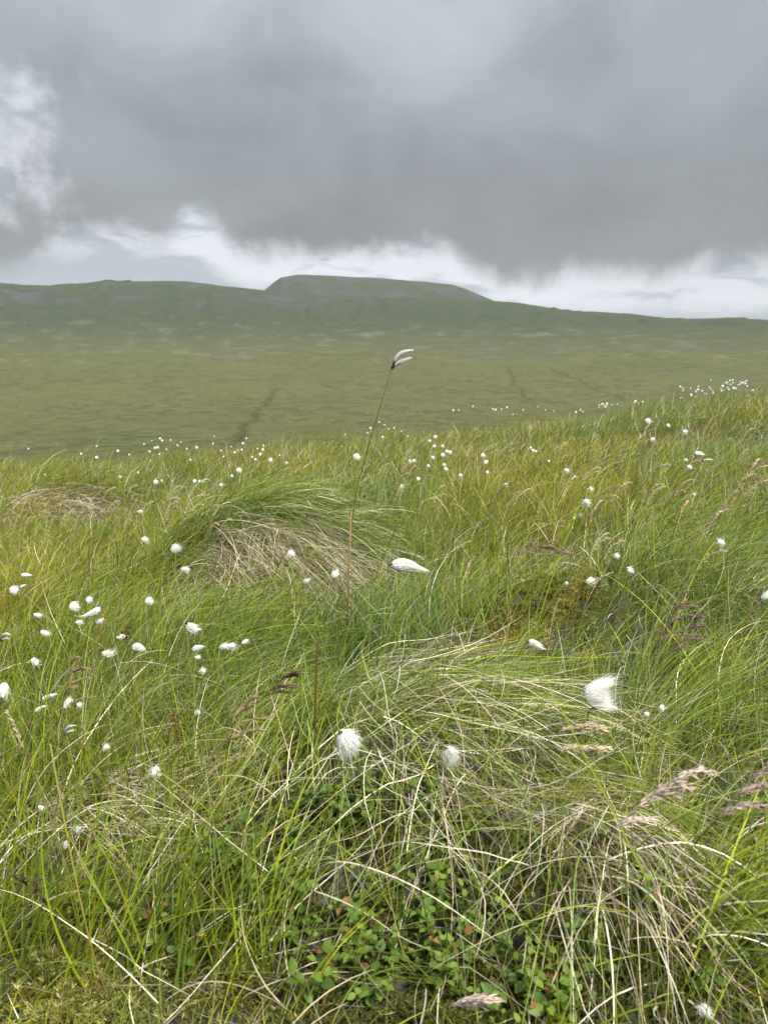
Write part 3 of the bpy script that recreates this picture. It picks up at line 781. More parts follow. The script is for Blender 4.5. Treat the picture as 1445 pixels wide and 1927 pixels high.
    gb.add(*strands(P, r.uniform(0.08, 0.16, m_), np.arctan2(D_[:, 0], D_[:, 1]), np.arcsin(D_[:, 2]), r.uniform(0.03, 0.05, m_), 3, 0, (0.8, 0), 0.1, cs, cs*1.6, r=r))
    gb.add(*lathe([(-0.05, 0.02), (0.0, 0.055), (0.06, 0.06), (0.10, 0.02)], BLK*1.5, r=r))
    return ge.mesh('cotton_head', [M_COTTON]), gb.mesh('scales', [M_STEM])


STY = ['puff', 'stream', 'fan', 'star', 'spent', 'ruff']
HERO = {s_: head_meshes(s_, 7 + i, 1600 if s_ in ('ruff', 'stream', 'puff') else 420) for i, s_ in enumerate(STY)}
MIDH = {s_: [head_meshes(s_, 50 + 10*i + k, 170 if s_ != 'spent' else 90) for k in range(5)] for i, s_ in enumerate(STY)}
SCOL = {'g': (MG*1.2, YG), 'o': (MG, OR), 'd': (OL, DB), 'y': (YG*1.2, YG*1.6), 'r': (RD, OL)}


def cotton(u, v, px, style, ang, label, h=0.22, lean=0.35, sc='g', dist=None, hero=False, group='cotton grass heads on the near slope', root=None, swing=None, sa=None):
    """(u, v) the base of the tuft in the photograph, px its length there, ang its stream direction (degrees above +x)"""
    if dist: P = ray(u, v)*dist + np.array([0, 0, CAMZ])
    else: P = hit(u, v, h)
    tdist = P[1]/ray(u, v)[1]
    hgt = P[2] - float(H(P[0], P[1]))
    if root is not None: B = hit(*root)
    else:
        bx, by = P[0] - lean*hgt*random.uniform(0.7, 1.3), P[1] + hgt*random.uniform(-0.25, 0.25)
        B = np.array([bx, by, float(H(bx, by)) - 0.005])
    t = thing('cotton_grass', label, 'cotton grass', B, group)
    d_ = np.array([math.cos(R(ang))*0.6, 0, math.sin(R(ang))*0.3])*hgt*0.35
    if sa is not None: d_ = np.array([math.cos(R(sa)), 0, math.sin(R(sa)) - 0.157/0.7])*hgt*0.4
    up = np.array([0.0, 0, hgt*0.45])
    path = bez(B, B + up + (P - B)*np.array([0.15, 0.15, 0]), P - d_*0.7 - up*0.35*(1 if ang > -30 else -0.3), P, 12)
    c0, c1 = SCOL[sc]; tt = np.linspace(0, 1, 12)[:, None]
    rad = 0.0009 if tdist < 1.3 else 0.0013
    link('stem', Geo().add(*tube(path, np.linspace(rad*1.25, rad*0.85, 12), c0*(1-tt) + c1*tt)).mesh('stem', [M_STEM], origin=B), t)
    if style == 'puff' and not hero and px >= 14 and not any(q in label for q in ('oval', 'round')): style = random.choice(['puff', 'puff', 'fan', 'fan', 'stream'])
    hm, bm = HERO[style] if hero else random.choice(MIDH[style])
    s_ = px*tdist/F*(1.0 if hero else 0.9)
    yaw = swing if swing is not None else random.uniform(-0.5, 0.5)
    for nm, me in (('cotton_head', hm), ('scales', bm)):
        o = link(nm, me, t, P - B); o.rotation_mode = 'ZYX'
        o.rotation_euler = (random.uniform(0, 6.28) if style in ('fan', 'star') else 0, -R(ang), yaw); o.scale = (s_, s_, s_)
    return t


# the ones that stand out
cotton(737, 692, 40, 'spent', 0, 'tall lone spent cotton grass with dark seeds and white wisps standing against the far moor', dist=1.45, root=(655, 1085), sc='y', hero=True, swing=0.1, sa=68)
cotton(735, 1064, 74, 'stream', 4, 'long white teardrop cotton head streaming level right in the picture centre', h=0.26, root=(600, 1200), sc='y', hero=True, swing=0.1)
cotton(1116, 1330, 62, 'ruff', 0, 'largest fluffy round cotton head with ruffled hairs on the right', h=0.17, root=(1135, 1440), sc='d', hero=True, swing=0.1)
cotton(640, 1378, 66, 'puff', -58, 'bright smooth white cotton tuft hanging over the front tussock left of centre', h=0.19, root=(660, 1300), hero=True, swing=0.2)
cotton(838, 1408, 54, 'puff', -62, 'dull cotton tuft half buried in draped straw of the front tussock', h=0.05, root=(800, 1390), hero=True, swing=0.2)
cotton(993, 1208, 40, 'stream', -6, 'small flat cotton streamer above the rusty moss patch', h=0.14, sc='d')
cotton(1430, 1128, 42, 'fan', 38, 'white brush of cotton on an orange stem at the right edge', h=0.2, sc='o')
cotton(285, 1466, 40, 'star', 70, 'spiky star shaped cotton head alone above the straw mat at lower left', h=0.12)
cotton(10, 1284, 46, 'fan', 78, 'grey ragged cotton head upright at the left edge above its neighbours', h=0.2, sc='o')
cotton(64, 1238, 32, 'fan', 60, 'grey white upright cotton tuft right of the ragged one at left edge', h=0.2, sc='y')
cotton(2, 1205, 30, 'spent', -10, 'dark greyish spent cotton head cut by the left border', h=0.22, sc='o')
cotton(192, 1142, 46, 'stream', 222, 'long cotton streamer drooping down left from an orange stem tip', h=0.24, sc='o')
cotton(350, 1173, 38, 'fan', 48, 'flared white cotton brush alone between the left cluster and the swept tussock', h=0.22)
cotton(190, 1230, 34, 'fan', 50, 'slanted cotton tuft left of the dark jointed rush flower', h=0.2)
cotton(220, 1203, 28, 'puff', 30, 'cotton tuft behind the dark rush flower in the left cluster', h=0.2, sc='d')
cotton(250, 1216, 38, 'stream', 2, 'flat cotton streamer pointing right beside the dark rush flower', h=0.2)
cotton(362, 1224, 34, 'stream', 35, 'rising cotton streamer with a brown bud in the left middle', h=0.2, sc='d')
cotton(366, 1238, 16, 'puff', 20, 'tiny cotton puff tucked under the rising streamer', h=0.17)
cotton(380, 1258, 26, 'star', 60, 'ruffled grey cotton star below the rising streamer', h=0.16)
cotton(412, 1222, 32, 'fan', 30, 'left one of a close pair of cotton brushes near the centre left', h=0.2)
cotton(430, 1214, 26, 'fan', 45, 'right one of a close pair of cotton brushes near the centre left', h=0.2)
cotton(455, 1212, 20, 'puff', 40, 'small cotton puff just right of the close pair of brushes', h=0.19)
cotton(273, 1132, 22, 'puff', 5, 'oval white cotton head below the swept tussock on its left', h=0.2)
cotton(132, 1139, 28, 'puff', 2, 'oval cotton head left of the long drooping streamer', h=0.22)
cotton(163, 1128, 18, 'puff', 5, 'small oval cotton head just above the long drooping streamer', h=0.22)
cotton(63, 1156, 22, 'fan', 40, 'pale cotton tuft below the pair of ovals at left', h=0.22)
cotton(76, 1187, 26, 'fan', 35, 'white cotton brush low in the left cluster under the pale tuft', h=0.2)
cotton(142, 1172, 20, 'fan', 55, 'upright small cotton tuft under the long drooping streamer', h=0.2)
cotton(180, 1174, 26, 'fan', 25, 'blunt cotton brush right under the orange stem tip', h=0.2)
cotton(40, 1083, 26, 'stream', 12, 'topmost cotton head at the left edge on an orange stem', h=0.25, sc='o')
cotton(18, 1112, 24, 'puff', 10, 'left lower of three cotton heads at the left edge', h=0.24, sc='o')
cotton(38, 1107, 20, 'stream', 40, 'right lower of three cotton heads at the left edge', h=0.24)
cotton(328, 1040, 28, 'puff', 70, 'white round cotton head before the dark hollow of the swept tussock', h=0.28)
cotton(340, 1072, 24, 'puff', 10, 'white cotton head below the dark hollow of the swept tussock', h=0.25)
cotton(266, 1016, 18, 'puff', 0, 'cream coloured cotton head at the left foot of the swept tussock', h=0.25, sc='d')
cotton(258, 964, 15, 'puff', 20, 'small cotton head left of the top of the swept tussock', h=0.25)
cotton(572, 1098, 24, 'stream', 48, 'pointed cotton tuft on an orange stem below the dead skirt', h=0.22, sc='o')
cotton(628, 1090, 26, 'puff', 75, 'round snowy cotton head right of the dead skirt of the swept tussock', h=0.24)
cotton(540, 1038, 28, 'star', 30, 'faint sparse cotton head against the dead skirt of the swept tussock', h=0.25, sc='d')
cotton(664, 860, 19, 'puff', 5, 'cotton head touching the tall lone stem near the slope crest', h=0.26)
cotton(80, 1318, 32, 'stream', 38, 'upper of two slanting cotton streamers at the left below the cluster', h=0.17, sc='d')
cotton(66, 1340, 26, 'stream', 45, 'lower of two slanting cotton streamers at the left below the cluster', h=0.16, sc='d')
cotton(120, 1334, 30, 'fan', 60, 'tattered cotton brush beside the brown seed head at left', h=0.16)
cotton(142, 1328, 24, 'star', 55, 'thin cotton wisp right of the brown seed head at left', h=0.16)
cotton(122, 1382, 30, 'spent', 0, 'blackened spent cotton head under the brown seed head at left', h=0.13, sc='d')
cotton(190, 1404, 26, 'star', 40, 'faint grey cotton wisp low in the left grass', h=0.1)
cotton(370, 1340, 22, 'star', 60, 'barely visible cotton wisp in grass left of the front tussock', h=0.12)
cotton(72, 1516, 22, 'puff', 30, 'white cotton tuft caught on top of the straw mat at lower left', h=0.06)
cotton(136, 1556, 30, 'fan', 15, 'bright cotton tuft fallen on the straw mat at lower left', h=0.04)
cotton(118, 1588, 20, 'puff', 10, 'small pale cotton tuft under the straw mat at lower left', h=0.05)
cotton(1240, 1325, 28, 'star', 60, 'wispy cotton head with dark core right of the largest puff', h=0.13)
cotton(1210, 1338, 22, 'star', 50, 'faint cotton wisp between the largest puff and the wispy head', h=0.12)
cotton(1315, 1880, 48, 'star', 75, 'torn strands of white cotton caught in grass at the lower right', h=0.05)
cotton(1155, 1052, 22, 'star', 50, 'small cotton tuft upright on a dark stem at right', h=0.22, sc='d')
cotton(1178, 1070, 30, 'fan', 45, 'loose white cotton brush right of the small dark stemmed tuft', h=0.22)
cotton(1102, 1098, 27, 'puff', 35, 'cotton head above the mossy hummock beside a dry seed head', h=0.2, sc='d')
cotton(1062, 1094, 13, 'star', 40, 'tiny cotton wisp left of the head above the mossy hummock', h=0.18)
cotton(1346, 1018, 30, 'star', 15, 'starry cotton head on a pale arching stem at right', h=0.26, sc='y')
cotton(1098, 938, 32, 'star', 55, 'ruffled cotton burst on a tall yellow stem right of centre', h=0.3, sc='y')
cotton(1108, 920, 20, 'star', 50, 'smaller cotton burst touching the ruffled one from above', h=0.3, sc='y')
cotton(1087, 966, 16, 'star', 40, 'small cotton tuft below the ruffled burst right of centre', h=0.25)
cotton(1060, 885, 14, 'puff', 5, 'oval cotton head alone above the yellow moss right of centre', h=0.27)
cotton(1281, 812, 20, 'star', 10, 'white tufted cotton head on a tall straight stem at right', h=0.36, sc='y')
cotton(1306, 855, 30, 'stream', 8, 'large ragged cotton streamer at right under the tall straight one', h=0.3, sc='o')
cotton(1322, 868, 20, 'puff', 35, 'small cotton head right of the large ragged streamer', h=0.3)
cotton(1290, 878, 20, 'star', 15, 'tufted cotton head lower left of the large ragged streamer', h=0.28)
cotton(1286, 866, 9, 'puff', 15, 'tiny cotton head left of the large ragged streamer', h=0.28)
cotton(1212, 793, 17, 'puff', 10, 'cotton head left of the tall straight one near the right crest', h=0.3)
cotton(1253, 801, 11, 'puff', 5, 'small oval cotton head next left of the tall straight one', h=0.3)
cotton(1302, 932, 10, 'star', 20, 'tiny cotton tuft on an orange stem well below the ragged streamer', h=0.25, sc='o')
cotton(948, 916, 16, 'star', 35, 'cotton wisp in dry seed heads right of the middle', h=0.26, sc='d')
for (u, v) in [(820, 826), (809, 830), (818, 842), (834, 842), (841, 850), (833, 858), (814, 861), (846, 853), (773, 870), (779, 868), (807, 878), (836, 876), (839, 884)]:
    cotton(u - 4, v, random.uniform(9, 12), 'puff', random.uniform(0, 60), 'one of the round cotton heads bunched just right of the tall lone stem', h=random.uniform(.24, .3), group='bunch of cotton heads behind the tall stem')

# the small ones near and along the crest
FARH = []
for k in range(6):
    r_ = np.random.default_rng(900 + k); ge = Geo()
    path = bez((-0.09, 0, -0.28), (-0.07, 0, -0.15), (-0.03, 0.0, -0.06), (0, 0, 0), 6)
    ge.add(*tube(path, 0.0013, MG*1.1, 4), 0)
    v_, c_, q_ = lathe([(0.0, 0.002), (0.004, 0.008), (0.011, 0.0115), (0.018, 0.010), (0.024, 0.003)], WH*0.97, r=r_, sides=8)
    th_ = r_.uniform(-0.1, 1.0); v_ = np.stack([v_[:, 0]*math.cos(th_) - v_[:, 2]*math.sin(th_), v_[:, 1], v_[:, 0]*math.sin(th_) + v_[:, 2]*math.cos(th_)], 1)
    ge.add(v_, c_, q_, 1)
    n = 40; a = r_.uniform(0, 6.28, n); c2 = r_.uniform(-0.6, 1, n); s2 = np.sqrt(1 - c2*c2)
    dd = np.stack([c2*math.cos(th_), s2*np.cos(a), s2*np.sin(a) + c2*math.sin(th_)], 1); dd = nrm(dd)
    cen = np.array([0.012*math.cos(th_), 0, 0.012*math.sin(th_)])
    ge.add(*strands(cen + dd*0.007, r_.uniform(0.006, 0.014, n), np.arctan2(dd[:, 0], dd[:, 1]), np.arcsin(dd[:, 2].clip(-1, 1)), np.full(n, 0.0018), 2, 0, (0.8, 0), 0.2, WH*np.ones((n, 1)), WH*np.ones((n, 1)), r=r_), 1)
    FARH.append(ge.mesh('cotton_grass', [M_STEM, M_COTTON]))


def far_cotton(pts, label, group, px=6.0, h=(0.24, 0.33)):
    for (u, v) in pts:
        P = hit(u, v, random.uniform(*h))
        td = P[1]/ray(u, v)[1]
        zs = (P[2] - float(H(P[0] - 0.09, P[1])) + 0.01)/0.28
        o = link('cotton_grass', random.choice(FARH), None, P)
        s_ = px*random.choice([0.6, 0.75, 0.9, 1.0, 1.15, 1.35])*td/F/0.033
        o.scale = (s_, s_, max(s_, 0.3)); o.rotation_euler = (0, 0, random.uniform(-.7, .7))
        if zs > s_: o.scale = (s_, s_, s_)
        tag(o, label, 'cotton grass', group, 'thing')


far_cotton([(u/2, 820 + v/2) for u, v in [(107, 50), (363, 40), (360, 85), (303, 70), (440, 60), (484, 73), (168, 147), (450, 155), (518, 140)]],
           'scattered small cotton head along the far left rim of the slope', 'cotton heads on the far left rim')
far_cotton([(u/2, 820 + v/2) for u, v in [(540, 33), (580, 47), (608, 20), (597, 70), (565, 95), (667, 37), (640, 18), (572, 20), (600, 12), (590, 46), (680, 25), (738, 45), (715, 92), (560, 60), (625, 52), (700, 50)]],
           'tiny white cotton head in the thick scatter behind the swept tussock', 'thick scatter of cotton heads behind the tussock', px=5)
far_cotton([(u/2, 820 + v/2) for u, v in [(868, 42), (840, 80), (893, 55), (908, 55), (925, 12), (946, 80), (958, 90), (968, 50), (988, 38), (985, 55), (1050, 75), (1075, 103), (805, 3), (910, 30), (880, 65), (800, 30), (830, 58), (975, 72)]],
           'tiny white cotton head in the scatter left of the tall lone stem', 'scatter of cotton heads left of the tall stem', px=5)
far_cotton([(u/2, 820 + v/2) for u, v in [(1012, 95), (890, 132), (870, 153), (748, 175), (727, 172), (827, 188), (580, 178), (607, 170)]],
           'small cotton head rising through the top of the swept tussock', 'cotton heads at the top of the swept tussock', px=9)
far_cotton([(700, 812), (712, 795), (722, 800), (695, 806), (730, 808), (718, 823), (740, 806), (754, 812), (690, 815), (766, 822), (648, 818), (642, 840)],
           'tiny cotton head on the crest directly behind the tall lone stem', 'cotton heads on the crest behind the tall stem', px=4.2)
far_cotton([(851, 773), (862, 772), (888, 765), (925, 770), (930, 772), (942, 771), (952, 767), (964, 780), (1011, 766), (1025, 772), (1041, 774), (983, 772)],
           'pinprick cotton head on the middle of the crest against the far moor', 'cotton heads on the middle crest', px=4.2)
far_cotton([(1120 + random.uniform(-5, 22), 764 + random.uniform(-5, 5)) for _ in range(9)] + [(1082, 776), (1090, 772), (1095, 775), (1150, 762), (1160, 761), (1191, 758), (1193, 756), (1200, 760), (1207, 757)],
           'pinprick cotton head on the crest half way to its right end', 'cotton heads right of the middle crest', px=4.2)
far_cotton([(random.uniform(1275, 1345), random.uniform(733, 750) - 6*(k % 2)) for k in range(16)] + [(1312, 728), (1325, 740), (1298, 745), (1335, 732)],
           'one of the pinprick cotton heads thickening towards the right crest', 'cotton heads thickening on the right crest', px=4.2)
far_cotton([(min(1445, random.gauss(1382, 22)), random.gauss(725, 6)) for _ in range(30)],
           'one of the dense cluster of pinprick cotton heads crowning the right crest', 'dense cluster of cotton heads on the right crest', px=4.2)
far_cotton([(996, 843), (1006, 850), (1000, 848), (910, 871), (914, 890), (863, 896), (1223, 828), (753, 916), (784, 902), (1030, 868), (905, 858)],
           'small cotton head sprinkled over the grass of the right middle slope', 'cotton heads sprinkled on the right middle slope', px=8)


# ------------------------------------------------------------------ flowering grasses
def spindle(ge, p, d, L_, w_, col, r):
    d = d/np.linalg.norm(d); a = np.cross(d, r.normal(size=3)); a /= np.linalg.norm(a); b_ = np.cross(d, a)
    ts = np.array([0, 0.22, 0.55, 1.0]); ws = np.array([0.15, 1, 0.8, 0.06])*w_*0.5
    th = np.arange(4)*math.pi/2
    V = p + ts[:, None, None]*L_*d + ws[:, None, None]*(np.cos(th)[None, :, None]*a + np.sin(th)[None, :, None]*b_)
    C = np.repeat(np.array([0.85, 1, 1.1, 1.25])[:, None]*col, 4, 0)
    Q = [[i*4+j, i*4+(j+1) % 4, i*4+4+(j+1) % 4, i*4+4+j] for i in range(3) for j in range(4)]
    ge.add(V.reshape(-1, 3), C.reshape(-1, 3), Q)


def seed_grass(ut, vt, ub, vb, dist, label, style='tight', col=SP_, stem=None, root=None, group='grasses in seed', n=60, scol='d'):
    """tip and base of the panicle in the photograph at a distance; the stem goes on down to the ground"""
    r = np.random.default_rng(int(ut*7 + vt*13))
    T_ = ray(ut, vt)*dist + np.array([0, 0, CAMZ]); P = ray(ub, vb)*dist*1.0 + np.array([0, 0, CAMZ])
    P = P + np.array([0, 0.02, 0])
    hb = P[2] - float(H(P[0], P[1]))
    if hb < 0.01: P[2] += 0.02 - hb; T_[2] += 0.02 - hb; hb = 0.02
    if root is not None: B = hit(*root)
    else:
        bx, by = P[0] - 0.25*hb*random.uniform(0.4, 1.2), P[1] + hb*random.uniform(-0.1, 0.25)
        B = np.array([bx, by, float(H(bx, by)) - 0.004])
    t = thing('seeding_grass', label, 'grass seed head', B, group)
    ax = T_ - P; Lp = np.linalg.norm(ax); ax = ax/Lp
    path = bez(B, B + np.array([0, 0, hb*0.5]), P - ax*hb*0.3, P, 10)
    c0, c1 = SCOL[scol]; tt = np.linspace(0, 1, 10)[:, None]
    link('stem', Geo().add(*tube(path, np.linspace(0.0009, 0.0006, 10), c0*(1-tt) + c1*tt, 4)).mesh('stem', [M_STEM], origin=B), t)
    sag = np.array([0, 0, 1.0])
    rach = bez(P, P + ax*Lp*0.35 + sag*Lp*0.05, P + ax*Lp*0.7 + sag*Lp*0.08, T_, 12)
    ge = Geo(); ge.add(*tube(rach, np.linspace(0.0006, 0.0003, 12), np.asarray(col)*0.8, 4))
    wind = np.array([1.0, 0, 0])
    if style == 'lobes':
        for b_ in range(4):
            f_ = (0.08 + b_*0.30)*11; i = min(10, int(f_)); p = rach[i]
            bl = n*0.001*r.uniform(0.75, 1.15); up_ = r.uniform(0.25, 0.6)
            d0 = nrm(ax*0.55 + wind*0.6 + sag*(0.22 + 0.1*r.normal()))
            bp_ = bez(p, p + d0*bl*0.35, p + d0*bl*0.7 + sag*bl*0.06, p + d0*bl*0.72 + wind*bl*0.42 - sag*bl*0.10, 8)
            ge.add(*tube(bp_, 0.0003, np.asarray(col)*0.8, 3))
            for k in range(70):
                f2 = (0.12 + 0.88*k/70)*7; j = min(6, int(f2)); pp = bp_[j] + (bp_[j+1] - bp_[j])*(f2 - j)
                spindle(ge, pp + r.normal(size=3)*0.0011, nrm(bp_[j+1] - bp_[j]) + r.normal(size=3)*0.22, r.uniform(0.005, 0.010), r.uniform(0.0009, 0.0016), np.asarray(col)*r.uniform(0.7, 1.4), r)
    elif style == 'tight':
        for k in range(n):
            f_ = k/n*11; i = min(10, int(f_)); p = rach[i] + (rach[i+1] - rach[i])*(f_ - i)
            d = nrm(rach[i+1] - rach[i]) + r.normal(size=3)*0.28 + wind*0.15
            spindle(ge, p, d, r.uniform(0.006, 0.010)*(1.1 - 0.5*k/n), r.uniform(0.0012, 0.002), np.asarray(col)*r.uniform(0.75, 1.3), r)
    else:
        nb = {'plume': 6, 'open': 10}[style]
        for b_ in range(nb):
            f_ = (b_ + 0.3)/nb*11; i = min(10, int(f_)); p = rach[i]
            side = nrm(np.cross(ax, np.array([0, 1, 0.2])))*(1 if b_ % 2 else -1)
            bl = Lp*(0.42 if style == 'plume' else 0.35)*(1.05 - 0.6*b_/nb)
            d0 = nrm(ax + side*(0.25 if style == 'plume' else 0.7) + r.normal(size=3)*0.2 + wind*0.25)
            e_ = p + d0*bl + wind*bl*0.35 - sag*bl*0.18
            bp_ = bez(p, p + d0*bl*0.4, p + d0*bl*0.8, e_, 7)
            ge.add(*tube(bp_, 0.0003, np.asarray(col)*0.8, 3))
            m_ = 26 if style == 'plume' else 9
            for k in range(m_):
                f2 = (0.2 + 0.8*k/m_)*6 if style == 'plume' else (0.45 + 0.55*k/m_)*6
                j = min(5, int(f2)); pp = bp_[j] + (bp_[j+1] - bp_[j])*(f2 - j)
                d = nrm(bp_[j+1] - bp_[j]) + r.normal(size=3)*(0.16 if style == 'plume' else 0.5)
                spindle(ge, pp + r.normal(size=3)*0.0006, d, r.uniform(0.005, 0.009) if style == 'plume' else r.uniform(0.003, 0.005), r.uniform(0.0011, 0.0019), np.asarray(col)*r.uniform(0.75, 1.3), r)
    link('panicle', ge.mesh('panicle', [M_SPIKE], origin=B), t)


PK = (0.56, 0.45, 0.37); PU = (0.20, 0.115, 0.11); BN = (0.30, 0.22, 0.13); TN = (0.55, 0.46, 0.30); GO = (0.36, 0.33, 0.12)
seed_grass(1262, 1470, 1170, 1592, 0.56, 'big pinkish plume of seeds blown right at the lower right', 'lobes', PK, root=(1150, 1720), n=38)
seed_grass(1440, 1440, 1372, 1570, 0.56, 'dark pinkish seed plume leaning out of the right border', 'lobes', (0.40, 0.30, 0.25), root=(1330, 1720), n=34)
seed_grass(1105, 1372, 1062, 1395, 0.72, 'small tan seed spray beside the largest cotton puff, upper of two', 'lobes', TN, root=(1045, 1460), n=18)
seed_grass(1104, 1413, 1058, 1432, 0.72, 'small tan seed spray beside the largest cotton puff, lower of two', 'lobes', TN, root=(1050, 1480), n=20)
seed_grass(480, 1322, 362, 1495, 0.72, 'long brown feathery seed head arching over the left flank of the front tussock', 'plume', BN, root=(355, 1590))
seed_grass(552, 1265, 490, 1330, 0.80, 'short dark brown seed head just left of the brown rush stalk', 'plume', (0.15, 0.10, 0.06), root=(440, 1420))
seed_grass(140, 1240, 103, 1355, 0.85, 'upright tan seed head in the left grass by the tattered cotton', 'plume', BN, root=(100, 1400))
seed_grass(14, 1340, 30, 1430, 0.85, 'pale chaffy seed head nodding at the left border', 'tight', TN, root=(160, 1790))
seed_grass(1288, 1122, 1245, 1225, 1.0, 'tall purple seed head with upright spikes on the right', 'plume', PU, root=(1240, 1290))
seed_grass(1312, 1165, 1262, 1245, 1.01, 'smaller purple seed head right of the tall purple one', 'plume', PU, root=(1250, 1300))
seed_grass(1175, 1140, 1140, 1185, 1.2, 'short purple seed spike left of the tall purple one', 'tight', PU, root=(1120, 1260))
seed_grass(886, 1018, 840, 1050, 1.75, 'tan seed head bowing right above the centre cotton streamer', 'tight', TN)
seed_grass(1040, 1026, 970, 1045, 1.3, 'drooping purplish seed head over the mossy hummock, longer of two', 'plume', (0.30, 0.19, 0.16), root=(925, 1150))
seed_grass(1068, 1045, 1010, 1032, 1.3, 'drooping purplish seed head over the mossy hummock, shorter of two', 'plume', (0.30, 0.19, 0.16), root=(960, 1150))
seed_grass(748, 988, 735, 1022, 1.7, 'pinkish brown seed spike standing right of the brown rush stalk by the tussock', 'tight', (0.30, 0.17, 0.14))
seed_grass(1150, 1078, 1112, 1108, 1.3, 'dry tan seed head touching the cotton above the mossy hummock', 'tight', TN)
seed_grass(484, 1000, 462, 1080, 1.55, 'straw coloured seed spike before the dead skirt, left of two', 'tight', TN)
seed_grass(600, 1030, 575, 1062, 1.55, 'straw coloured seed spike before the dead skirt, right of two', 'tight', TN)
seed_grass(520, 1020, 498, 1100, 1.5, 'thin brown seed spike between the two straw coloured spikes', 'open', BN)
seed_grass(430, 1040, 425, 1110, 1.5, 'thin brown open seed head left of the straw coloured spikes', 'open', BN)
seed_grass(168, 1015, 162, 1090, 1.5, 'dark upright seed spike in the yellow grass on the left', 'tight', (0.2, 0.12, 0.07))
seed_grass(220, 1020, 216, 1062, 1.6, 'second dark seed spike right of the dark upright one on the left', 'tight', (0.2, 0.12, 0.07))
seed_grass(208, 1590, 250, 1680, 0.80, 'greenish brown seed spike leaning left in the lower left grass', 'tight', GO, root=(300, 1840))
seed_grass(332, 1610, 345, 1690, 0.80, 'olive seed spike upright in the lower left grass', 'tight', GO, root=(370, 1840))
seed_grass(30, 1650, 75, 1730, 0.75, 'dark fuzzy seed head low at the left border', 'plume', (0.13, 0.09, 0.06), root=(110, 1850))
seed_grass(890, 1885, 850, 1935, 0.58, 'pinkish seed tip poking up at the bottom border', 'lobes', PK, root=(840, 2000), n=20)
spots = []
for _ in range(44):
    spots.append((random.uniform(20, 420), random.uniform(930, 1010), 'thin pinkish seed head among many over the grass left of the swept tussock', 'seed heads left of the swept tussock'))
for _ in range(55):
    spots.append((random.uniform(700, 1440), random.uniform(815, 960), 'small tan seed head among many over the right middle slope', 'seed heads on the right middle slope'))
for _ in range(22):
    spots.append((random.uniform(1100, 1440), random.uniform(900, 1080), 'pale seed head among the tall grass at right', 'seed heads in tall grass at right'))
SEEDM = []
for k in range(6):
    r_ = np.random.default_rng(500 + k); gs, gp = Geo(), Geo()
    path = bez((-0.05, 0, -0.25), (-0.05, 0, -0.1), (-0.02, 0, -0.03), (0, 0, 0), 7); gs.add(*tube(path, 0.0009, OL*1.4, 4))
    rach = bez((0, 0, 0), (0.01, 0, 0.03), (0.03, 0, 0.05), (0.04 + 0.02*r_.uniform(), 0, 0.045), 10); cl = np.array([TN, PK, BN][k % 3])*0.9
    gp.add(*tube(rach, 0.0005, cl, 3))
    for j in range(42):
        f_ = j/42*9; i = min(8, int(f_)); spindle(gp, rach[i] + (rach[i+1]-rach[i])*(f_-i), nrm(rach[i+1]-rach[i]) + r_.normal(size=3)*0.45, r_.uniform(0.005, 0.009), 0.0017, cl*r_.uniform(0.8, 1.6), r_)
    SEEDM.append((gs.mesh('stem', [M_STEM]), gp.mesh('panicle', [M_SPIKE])))
for (u, v, lb, gr) in spots:
    P = hit(u, v, random.uniform(0.2, 0.3)); sm, pm = random.choice(SEEDM)
    s_ = random.uniform(0.75, 1.15)
    t = thing('seeding_grass', lb, 'grass seed head', P - np.array([0.05, 0, 0.25])*s_, gr)
    t.scale = (s_, s_, s_); t.rotation_euler = (0, 0, random.uniform(-.8, .8))
    link('stem', sm, t, (0.05, 0, 0.25)); link('panicle', pm, t, (0.05, 0, 0.25))

# ------------------------------------------------------------------ odd stalks and flowers


def stalk(u0, v0, u1, v1, dist, rad, c0, c1, name, label, cat, group=None):
    T_ = ray(u0, v0)*dist + np.array([0, 0, CAMZ]); P = ray(u1, v1)*dist + np.array([0, 0, CAMZ])
    ax = P - T_
    zb = float(H(P[0] + ax[0]*0.5, P[1])); B = np.array([P[0] + ax[0]*0.5, P[1], min(zb, P[2]) - 0.005])
    path = bez(B, B + (P - B)*0.6, P, T_, 10); t_ = np.linspace(0, 1, 10)[:, None]
    ge = Geo().add(*tube(path, np.linspace(rad, rad*0.75, 10), np.asarray(c0)*(1-t_) + np.asarray(c1)*t_, 6))
    return tag(link(name, ge.mesh(name, [M_STEM], origin=B), None, B), label, cat, group)


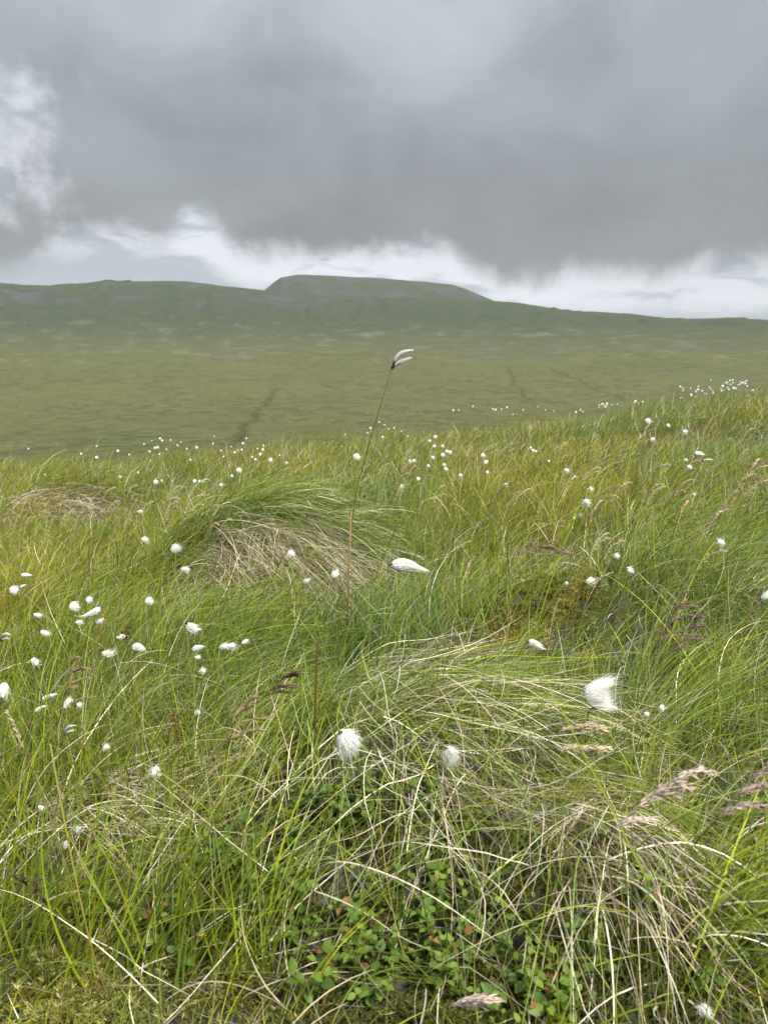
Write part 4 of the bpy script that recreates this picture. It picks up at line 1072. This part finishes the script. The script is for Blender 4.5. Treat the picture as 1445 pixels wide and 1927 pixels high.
stalk(598, 1205, 592, 1325, 0.98, 0.0022, (0.05, 0.07, 0.02), (0.13, 0.06, 0.02), 'rush_stalk', 'dark brown rush stalk standing above the left of the front tussock', 'rush')
stalk(661, 963, 655, 1078, 1.72, 0.003, (0.08, 0.025, 0.012), (0.36, 0.25, 0.12), 'rush_stalk', 'broken red brown stalk with a pale top at the foot of the tall lone stem', 'rush')
stalk(95, 1400, 165, 1790, 0.75, 0.0012, (0.16, 0.045, 0.03), (0.30, 0.30, 0.06), 'rush_stalk', 'thin crimson stem slanting through the lower left grass', 'rush')
for (u0, v0, dist, h_, lb) in [(330, 1353, 0.95, 0.2, 'dark wood rush flower cluster on a thin stem left of the front tussock'), (238, 1196, 1.05, 0.2, 'dark jointed rush flower on a red stem among the left cotton heads')]:
    T_ = ray(u0, v0)*dist + np.array([0, 0, CAMZ]); B = np.array([T_[0], T_[1] + 0.02, float(H(T_[0], T_[1] + 0.02)) - 0.004]); r_ = np.random.default_rng(int(u0))
    t = thing('wood_rush', lb, 'rush', B)
    link('stem', Geo().add(*tube(bez(B, B + (0, 0, 0.05), T_ - (0, 0, 0.05), T_, 8), 0.0008, np.linspace(0, 1, 8)[:, None]*(RD - MG) + MG, 4)).mesh('stem', [M_STEM], origin=B), t)
    ge = Geo()
    for k in range(16): spindle(ge, T_ + r_.normal(size=3)*0.005, r_.normal(size=3) + (0, 0, 1), 0.006, 0.0032, np.array((0.10, 0.05, 0.03))*r_.uniform(.7, 1.8), r_)
    link('flower_cluster', ge.mesh('flower_cluster', [M_SPIKE], origin=B), t)
B = hit(385, 1800); T_ = B + np.array([0, 0, 0.03])
t = thing('tormentil', 'tiny yellow flower low in the moss at the lower left', 'flower', B)
link('stem', Geo().add(*tube(bez(B, B + (0, 0, .01), T_ - (0, 0, .01), T_, 5), 0.0005, MG, 4)).mesh('stem', [M_STEM], origin=B), t)
ge = Geo()
for k in range(4): leaf(ge, T_, k*math.pi/2, 0.15, 0.0045, (0.75, 0.55, 0.03))
link('petals', ge.mesh('petals', [M_LEAF], origin=B), t)

# ------------------------------------------------------------------ the air over the valley
hz = bpy.data.meshes.new('haze')
a, zl, zh = 6400.0, float(GZ.min()) - 2.0, float(GZ.max()) + 15.0
hz.from_pydata([(x_, y_, z_) for z_ in (zl, zh) for x_, y_ in ((-a, -a), (a, -a), (a, a), (-a, a))], [],
               [(3, 2, 1, 0), (4, 5, 6, 7), (0, 1, 5, 4), (1, 2, 6, 5), (2, 3, 7, 6), (3, 0, 4, 7)])
m, q = mat('moist_air'); pv = q.new('ShaderNodeVolumePrincipled')
pv.inputs['Color'].default_value = c4(0.93, 0.96, 1.0); pv.inputs['Density'].default_value = 0.000032
o_ = q.new('ShaderNodeOutputMaterial'); q.t.links.new(pv.outputs[0], o_.inputs['Volume'])
hz.materials.append(m)
tag(link('haze', hz), 'thin pale haze filling the valley up to the hill', kind='stuff')
